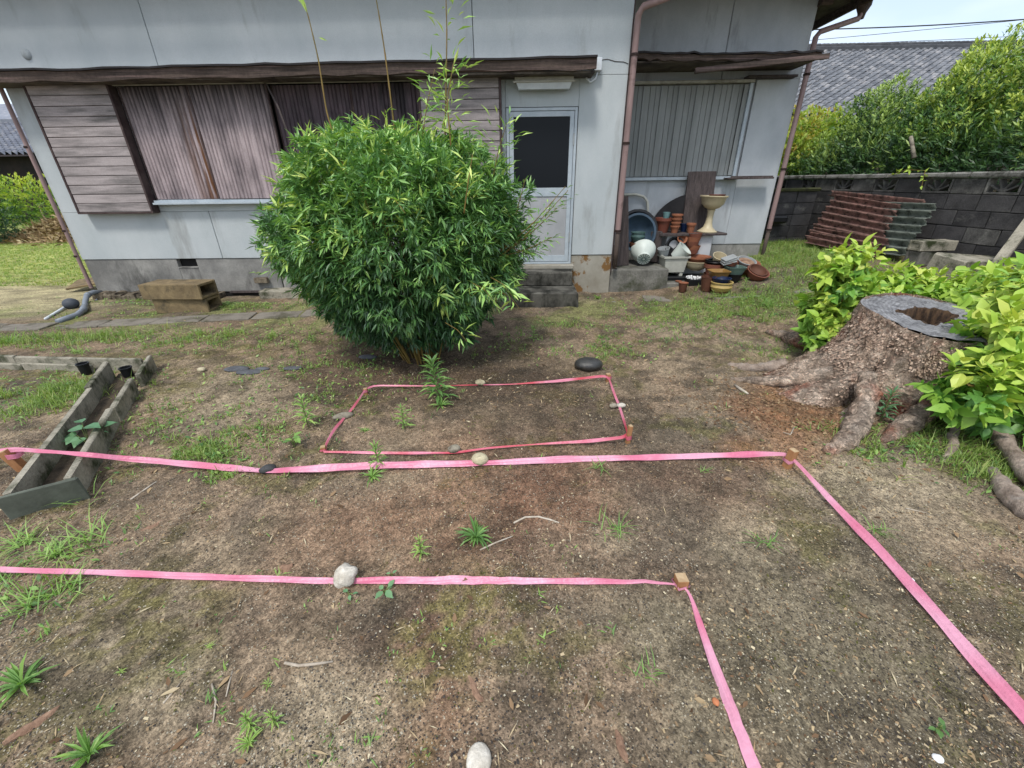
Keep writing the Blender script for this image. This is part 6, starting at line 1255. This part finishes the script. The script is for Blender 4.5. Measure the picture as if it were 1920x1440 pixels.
x, y, h = gpts(bl); blades('grass', x, y, h, 'loose patches of short green grass and weeds over the yard', wd=.0055, flat=1.1, tufty=5)
x = rng.uniform(-16,-6.3,15000); y = rng.uniform(7.2,14.5,15000); k = fbm(x, y, .8, 3, 12)+(y-7.2)*.12 > .52; blades('lawn_grass', x[k], y[k], np.full(k.sum(),.05), 'bright short lawn beyond the left corner of the house', wd=.012, flat=.8, tone=.68, tufty=5)
# broad ground cover leaves
x, y, h = gpts([(a,b,c*1.2,d*1.2,int(e*.5),.03) for a,b,c,d,e,f in bl]+[(300,570,.6,.04,300,.05),(460,570,.5,.05,350,.05),(1400,560,.4,.2,200,.05)]); k = okg(x, y); x, y = x[k], y[k]; n = len(x)
a = rng.random(n)*6.283; d = np.stack([np.cos(a), np.sin(a), rng.uniform(.1,.8,n)], -1); L_ = rng.uniform(.02,.045,n)
scatter('ground_cover', LEAF2, np.stack([x, y, gz(x, y)+.008], -1), basis(d, norm(np.array([0,0,1.])+rng.normal(0,.3,(n,3)))), np.stack([L_, L_*.42, L_], -1), rng.random(n), 'weed', kind='stuff', label='tiny creeping weeds spread between the grass')
def flat_scatter(name, n, tpl, L0, L1, asp, m, label, dens=None, near=True, up=.25, tone=None, reg=(-4.2,4.3,.45,6.3), dz=.001, pw=1.6):
    if near: y = reg[2]+(reg[3]-reg[2])*rng.random(n)**pw; x = rng.uniform(-1,1,n)*(1.4+y*1.25)
    else: x = rng.uniform(reg[0], reg[1], n); y = rng.uniform(reg[2], reg[3], n)
    if dens is not None: k = rng.random(n) < dens(x, y); x, y = x[k], y[k]
    k = okg(x, y); x, y = x[k], y[k]; n = len(x)
    a = rng.random(n)*6.283; d = np.stack([np.cos(a), np.sin(a), rng.normal(0, up, n)], -1); L_ = rng.uniform(L0, L1, n)*rng.uniform(.7,1.3,n)
    rn = rng.random(n) if tone is None else np.clip(rng.normal(tone[0], tone[1], n), 0, 1)
    return scatter(name, tpl, np.stack([x, y, gz(x, y)+dz], -1), basis(d, norm(np.array([0,0,1.])+rng.normal(0,up,(n,3)))), np.stack([L_, L_*rng.uniform(asp[0], asp[1], n), L_*.8], -1), rn, m, kind='stuff', label=label)
flat_scatter('gravel', 120000, PEB, .0025, .008, (.6,1), 'pebbles', 'fine grit and pebbles scattered on the soil', lambda x, y: .25+.75*sstep((fbm(x, y, 1.6, 3, 55)-.35)/.3), tone=(.5,.3), up=.15)
flat_scatter('pale_grit', 11000, PEB, .004, .0085, (.6,1), 'pebbles', 'pale sharp grit grains showing on the compacted soil', lambda x, y: .15+.85*sstep((fbm(x, y, 2.3, 3, 58)-.40)/.2), tone=(.86,.12), up=.15, pw=2.0, reg=(-4.2,4.3,.45,4.0))
flat_scatter('dark_grit', 26000, PEB, .004, .010, (.6,1), 'pebbles', 'dark grit grains and crumbs on the soil', lambda x, y: .15+.85*sstep((fbm(x, y, 2.0, 3, 68)-.40)/.2), tone=(.03,.05), up=.15, pw=1.8, reg=(-4.2,4.3,.45,4.5))
flat_scatter('leaf_litter', 42000, CHIP, .004, .013, (.25,.8), 'litter', 'small dry chips and leaf bits scattered on the soil', lambda x, y: .2+.8*sstep((fbm(x, y, 1.3, 3, 65)-.42)/.2), tone=(.5,.28), up=.3)
c_ = G(850,700); flat_scatter('bamboo_litter', 7000, LEAF2, .02, .05, (.12,.25), 'litter', 'pale dead bamboo leaves on the soil under the bush', lambda x, y: np.exp(-((x+.7)/1.5)**2-((y-3.4)/.75)**2), near=False, reg=(-3.6,2.2,1.9,5.2), tone=(.62,.22), up=.35)
flat_scatter('bark_crumbs', 9000, CHIP, .012, .03, (.3,.9), 'litter', 'reddish bark crumbs spread at the foot of the stump', lambda x, y: np.exp(-((x-1.95)/.5)**2-((y-2.75)/.45)**2), near=False, reg=(.9,3.2,1.9,3.9), tone=(.3,.15), up=.35)
flat_scatter('moss', 42000, LEAF2, .006, .014, (.4,.7), 'mossy', 'low moss tufts in patches on the soil', lambda x, y: sstep((fbm(x, y, 3.1, 4, 81)-.53)/.09)+blob(x, y, 900, 1160, .4)*.5, tone=(.5,.25), up=.8, dz=.0)

y = .6+6*rng.random(1500)**1.3; x = rng.uniform(-1,1,1500)*(1.4+y*1.25); k = (fbm(x, y, .9, 3, 77)+.12*(x < -.2)*(y > 2.2) > .53); x, y = x[k], y[k]
blades('seedlings', x, y, rng.uniform(.015,.05,len(x)), 'thin scattered seedlings and grass shoots on the bare soil', 'weed', .005, 1.3, .6, 5, LEAF2)
x, y, h = gpts([(620,690,.6,.4,160,.035),(540,720,.5,.4,140,.035),(420,830,.45,.25,150,.03),(1130,640,.6,.3,150,.04),(1000,620,.5,.3,120,.04),(350,640,.8,.3,260,.04),(700,640,.5,.3,120,.04),(1250,620,.6,.3,180,.04),(60,720,.6,.4,240,.05),(90,1090,.25,.2,60,.04)])
blades('low_weeds', x, y, h, 'thin patchy low weeds round the bamboo and toward the path', 'weed', .007, 1.2, .5, 6, LEAF2)
flat_scatter('dry_leaves', 520, LEAF, .025, .05, (.3,.5), 'litter', 'single dry brown leaves lying on the soil', tone=(.35,.25), up=.3, dz=.004)
flat_scatter('straw_bits', 1500, LEAF2, .02, .06, (.05,.10), 'litter', 'fine straw and stem bits lying on the soil', tone=(.75,.2), up=.15, dz=.003)

# ------------------------------------------------------------ WEEDS one by one
def leafset(o, pos, d, L_, W_, rn, m, tpl=LEAF, parts=True, name='leaf'):
    pos = np.array(pos); d = norm(np.array(d, float)); B = basis(d, norm(np.array([0,0,1.])+rng.normal(0,.15,(len(pos),3)))); s = np.stack([np.array(L_), np.array(W_), np.array(L_)], -1)
    if parts: leaf_parts(name, tpl, pos, B, s, rn, m, o)
    else: scatter('foliage', tpl, pos, B, s, rn, m, o)
def weed(px, py, kind, sz, label, m='weed', tone=.6, n=14, lean=(0,0)):
    c = G(px, py); c.z = float(gz(c.x, c.y)); o = thing('weed', label, 'weed', c); P_, Dd, L_, W_ = [], [], [], []
    if kind == 'rosette':
        for i in range(int(n*1.5)):
            a = i*2.4+random.random()*.4; e = random.uniform(.1,1.0); P_.append((c.x, c.y, c.z+.004)); Dd.append((math.cos(a)*math.cos(e), math.sin(a)*math.cos(e), math.sin(e))); L_.append(sz*.8*random.uniform(.5,1.15)); W_.append(sz*.085)
    elif kind == 'stalk':
        top = Vector((c.x+lean[0], c.y+lean[1], c.z+sz)); obj('stem', MB().tube([c, c.lerp(top,.5)+Vector((0,0,.01)), top], [.004,.0035,.002], 5), 'weedstem', o)
        for i in range(n*2):
            t_ = .12+.88*i/(2*n); q = c.lerp(top, t_); a = i*2.4; e = .9*t_*t_+.0; P_.append(tuple(q)); Dd.append((math.cos(a)*math.cos(e), math.sin(a)*math.cos(e), math.sin(e)+.15)); l = sz*(.5-.22*t_)*random.uniform(.8,1.2); L_.append(l); W_.append(l*.16)
    elif kind == 'broad':
        for i in range(n):
            a = i*2.4+random.random(); hgt = random.uniform(.3,1)*sz*.8; q = Vector((c.x+math.cos(a)*sz*.35*random.random(), c.y+math.sin(a)*sz*.35*random.random(), c.z+hgt)); obj('stem', MB().tube([c, c.lerp(q,.6)+Vector((0,0,.01)), q], [.003,.0025,.002], 4), 'weedstem', o)
            P_.append(tuple(q)); Dd.append((math.cos(a), math.sin(a), random.uniform(-.2,.35))); l = sz*random.uniform(.4,.65); L_.append(l); W_.append(l*.62)
    elif kind == 'grass':
        for i in range(n):
            a = random.random()*6.28; e = random.uniform(.05,1.0); P_.append((c.x+random.gauss(0,sz*.25), c.y+random.gauss(0,sz*.18), c.z)); Dd.append((math.cos(a)*math.cos(e), math.sin(a)*math.cos(e), math.sin(e))); L_.append(sz*random.uniform(.5,1.2)); W_.append(.0035+sz*.014)
        leafset(o, P_, Dd, L_, W_, np.clip(rng.normal(tone,.12,len(P_)),0,1), m, BLADE, n <= 26); return o
    leafset(o, P_, Dd, L_, W_, np.clip(rng.normal(tone,.12,len(P_)),0,1), m, OVATE if kind == 'broad' else LANCE, len(P_) <= 52); return o
M['weedstem'] = mat('weed_stem', lin(120,140,80,.8), lin(100,110,60,.8), 9)
weed(825,750,'stalk',.33,'tall drooping weed at the foot of the bamboo, over the far inner tape',tone=.3,n=26,lean=(-.05,.05)); weed(828,760,'rosette',.12,'light rosette under the tall drooping weed',tone=.5)
weed(758,803,'stalk',.17,'upright leafy weed inside the inner loop',tone=.6,n=16); weed(578,800,'stalk',.22,'bright upright weed left of the inner loop near its tape',tone=.7,n=18)
weed(684,808,'rosette',.07,'small low weed near the upright one inside the inner loop',n=10); weed(710,875,'stalk',.17,'leafy weed sticking up between the inner and outer tapes',tone=.6,n=14); weed(698,893,'rosette',.11,'lower sprawling weed in front of the outer tape',n=16)
weed(552,838,'broad',.10,'broad leaved seedling left of the near left inner stake',tone=.6,n=7,m='weed'); weed(170,838,'broad',.22,'broad leaved blue green plant growing in the trough',tone=.5,n=10,m='weedg')
weed(893,1008,'rosette',.14,'leafy rosette in the middle of the bare soil',tone=.35,n=22); weed(790,1040,'stalk',.11,'bright feathery seedling in the middle of the soil',tone=.8,n=14)
weed(722,1112,'broad',.075,'blue green seedling just below the nearest tape',tone=.8,n=5,m='weedg'); weed(655,1118,'broad',.05,'small seedling below the rough white rock',tone=.5,n=3,m='weedg'); weed(735,1080,'broad',.04,'tiny seedling above the nearest tape',tone=.8,n=3,m='weedg')
weed(1146,990,'grass',.13,'spreading tuft of grass right of the leafy rosette',tone=.5,n=26); weed(1438,1022,'grass',.11,'grass tuft with an upright blade left of the long tape',tone=.5,n=18); weed(1648,990,'grass',.10,'sprawling grass tuft right of the long tape',tone=.45,n=22)
weed(1210,1262,'grass',.08,'thin grass tuft between the two near tapes',tone=.5,n=16); weed(1320,885,'grass',.05,'small grass tuft behind the middle of the outer tape corner',tone=.5,n=14); weed(1122,880,'grass',.09,'low grass just in front of the outer tape',tone=.5,n=20)
weed(110,1040,'grass',.15,'large loose clump of pale grass left of the rough rock',tone=.75,n=60); weed(170,1010,'grass',.16,'pale grass blades right behind the large loose clump',tone=.7,n=26); weed(40,1020,'grass',.15,'pale grass clump touching the left edge above the near tape',tone=.75,n=50)
weed(60,1135,'grass',.11,'pale grass clump in front of the near tape at left',tone=.7,n=40); weed(130,1105,'grass',.14,'thin grass right of the front left clump',tone=.7,n=26); weed(10,1090,'grass',.14,'grass at the very left edge below the near tape',tone=.6,n=30)
weed(48,1290,'rosette',.13,'leafy rosette at the left edge of the photo',tone=.45,n=18); weed(172,1420,'rosette',.11,'leafy rosette at the bottom left',tone=.5,n=20); weed(475,1372,'stalk',.08,'feathery seedling cluster near the bottom, left one',tone=.7,n=16); weed(520,1365,'stalk',.07,'feathery seedling near the bottom, right one',tone=.8,n=12); weed(470,1400,'rosette',.06,'low light green weed below the seedling pair',tone=.8,n=14)
weed(1755,1372,'broad',.05,'small round leaved weed at lower right',tone=.3,n=6); weed(232,1268,'rosette',.025,'tiny rosette in the lower left soil',n=9,tone=.9); weed(395,1215,'rosette',.03,'tiny pale rosette below the near tape at left',n=8,tone=.9); weed(505,1290,'rosette',.035,'tiny green seedling left of the pale curved twig',n=8,tone=.8)
weed(1650,790,'stalk',.24,'upright grey green weed growing between the stump roots',tone=.4,n=16,m='weedg'); weed(1625,800,'grass',.08,'small grass between the stump roots',n=16)
weed(1000,640,'stalk',.16,'weed standing right of the bamboo',tone=.5,n=12); weed(545,610,'stalk',.10,'weed left of the bamboo near the slab path',tone=.5,n=10); weed(1310,520,'grass',.12,'grass tuft in front of the pots',n=30,tone=.6) if False else None
weed(1440,572,'grass',.2,'dense grass tuft on the slope right of the pots',n=70,tone=.5); weed(1360,556,'grass',.14,'grass tuft in front of the yellow pot',n=40,tone=.5); weed(1395,545,'stalk',.16,'leafy weed growing in front of the right end pots',n=14,tone=.7); weed(1335,560,'stalk',.12,'leafy weed below the dark brown pot',n=12,tone=.7)
weed(1540,432,'broad',.30,'pale leafy seedling growing before the corrugated sheets',n=12,tone=.9,m='weedg'); weed(215,690,'grass',.1,'grass at the end of the right trough wall',n=26,tone=.7) if False else weed(268,690,'grass',.1,'grass at the far end of the trough',n=26,tone=.7)
weed(160,935,'grass',.17,'long thin grass bending over the near end of the trough',n=14,tone=.7); weed(150,660,'grass',.16,'grass tuft growing beside the slab path at left',n=40,tone=.7); weed(20,640,'grass',.2,'tall grass tuft at the left edge by the slab path',n=50,tone=.7)
weed(490,655,'stalk',.09,'low weed near the flat grey stones',n=10,tone=.6); weed(560,660,'stalk',.11,'weed left of the bamboo base',n=12,tone=.6); weed(585,640,'stalk',.11,'second weed left of the bamboo base, nearer to it',n=12,tone=.5)
weed(1120,560,'rosette',.12,'leafy weed at the lower doorstep corner',n=14,tone=.7); weed(1340,600,'grass',.12,'grass tuft on bare soil below the pots',n=30,tone=.5)

# ------------------------------------------------------------ TWIGS and bark pieces
def twig(pts, r, label, m='twigm', name='twig', cat='twig'):
    C_ = []
    for p in pts: c = G(*p); c.z = float(gz(c.x, c.y))+r*.7; C_.append(c)
    return tag(obj(name, MB().tube(C_, [r]*(len(C_)-1)+[r*.6], 6), m, smooth=True), label, cat)
twig([(536,1248),(562,1253),(592,1251),(625,1243)], .0055, 'pale curved twig in the lower left soil')
twig([(400,1287),(408,1320),(402,1360)], .0035, 'thin upright lying twig left of the seedlings'); twig([(438,1263),(432,1290),(427,1312)], .003, 'short straight pale twig beside the seedlings')
twig([(963,982),(985,972),(1010,970),(1032,978),(1048,985)], .005, 'arched brown twig in the middle of the soil'); twig([(900,1032),(930,1018),(962,1007)], .004, 'slanted straight brown twig below the arched one')
twig([(243,933),(270,915),(293,900)], .005, 'grey stick lying right of the trough'); twig([(1378,722),(1390,732),(1402,741)], .012, 'short white stick left of the stump'); twig([(1488,803),(1482,815),(1468,812)], .005, 'small pale twig among the bark crumbs')
twig([(1700,950),(1740,958)], .003, 'thin dark twig right of the long tape'); twig([(1275,920),(1262,935)], .003, 'short pale splinter behind the near stake') ; twig([(310,1325),(330,1300),(345,1280)], .003, 'dark thin twig in the lower left moss')
def bark(px, py, l, w, rot, label):
    c = G(px, py); c.z = float(gz(c.x, c.y))+.002; V = []; n = 9
    for i in range(n):
        u = i/(n-1)-.5; ww = w*(1-abs(u*2)**3*.7)*random.uniform(.8,1.1)
        for k, s_ in enumerate((-.5,-.2,.2,.5)): V.append((u*l, s_*ww+.1*w*math.sin(i), (.35-abs(s_))*w*.6+random.uniform(0,.003)))
    m_ = len(V); V += [(a, b3, z-.006) for a, b3, z in V]
    F_ = [(i*4+k, i*4+4+k, i*4+5+k, i*4+1+k) for i in range(n-1) for k in range(3)]+[(m_+i*4+k, m_+i*4+1+k, m_+i*4+5+k, m_+i*4+4+k) for i in range(n-1) for k in range(3)]
    F_ += [(i*4, m_+i*4, m_+i*4+4, i*4+4) for i in range(n-1)]+[(i*4+3, i*4+7, m_+i*4+7, m_+i*4+3) for i in range(n-1)]
    tag(obj('bark_piece', MB().add(V, F_).xf(Matrix.Translation(c) @ Matrix.Rotation(rot,4,'Z')), 'barkpiece', origin=c), label, 'bark')
bark(65,1362,.13,.035,.9,'long reddish brown bark strip at the lower left'); bark(890,1288,.10,.028,-1.0,'crooked brown bark strip in the lower middle'); bark(1165,1398,.085,.024,-1.4,'pinkish brown bark chunk near the bottom'); bark(535,1062,.06,.05,.3,'crumpled dry leaf left of the rough rock'); bark(285,985,.09,.03,.9,'brown dry leaf strip in the grass at left'); bark(1155,975,.0601,.025,.4,'tan dry leaf beside the spreading tuft') if False else None
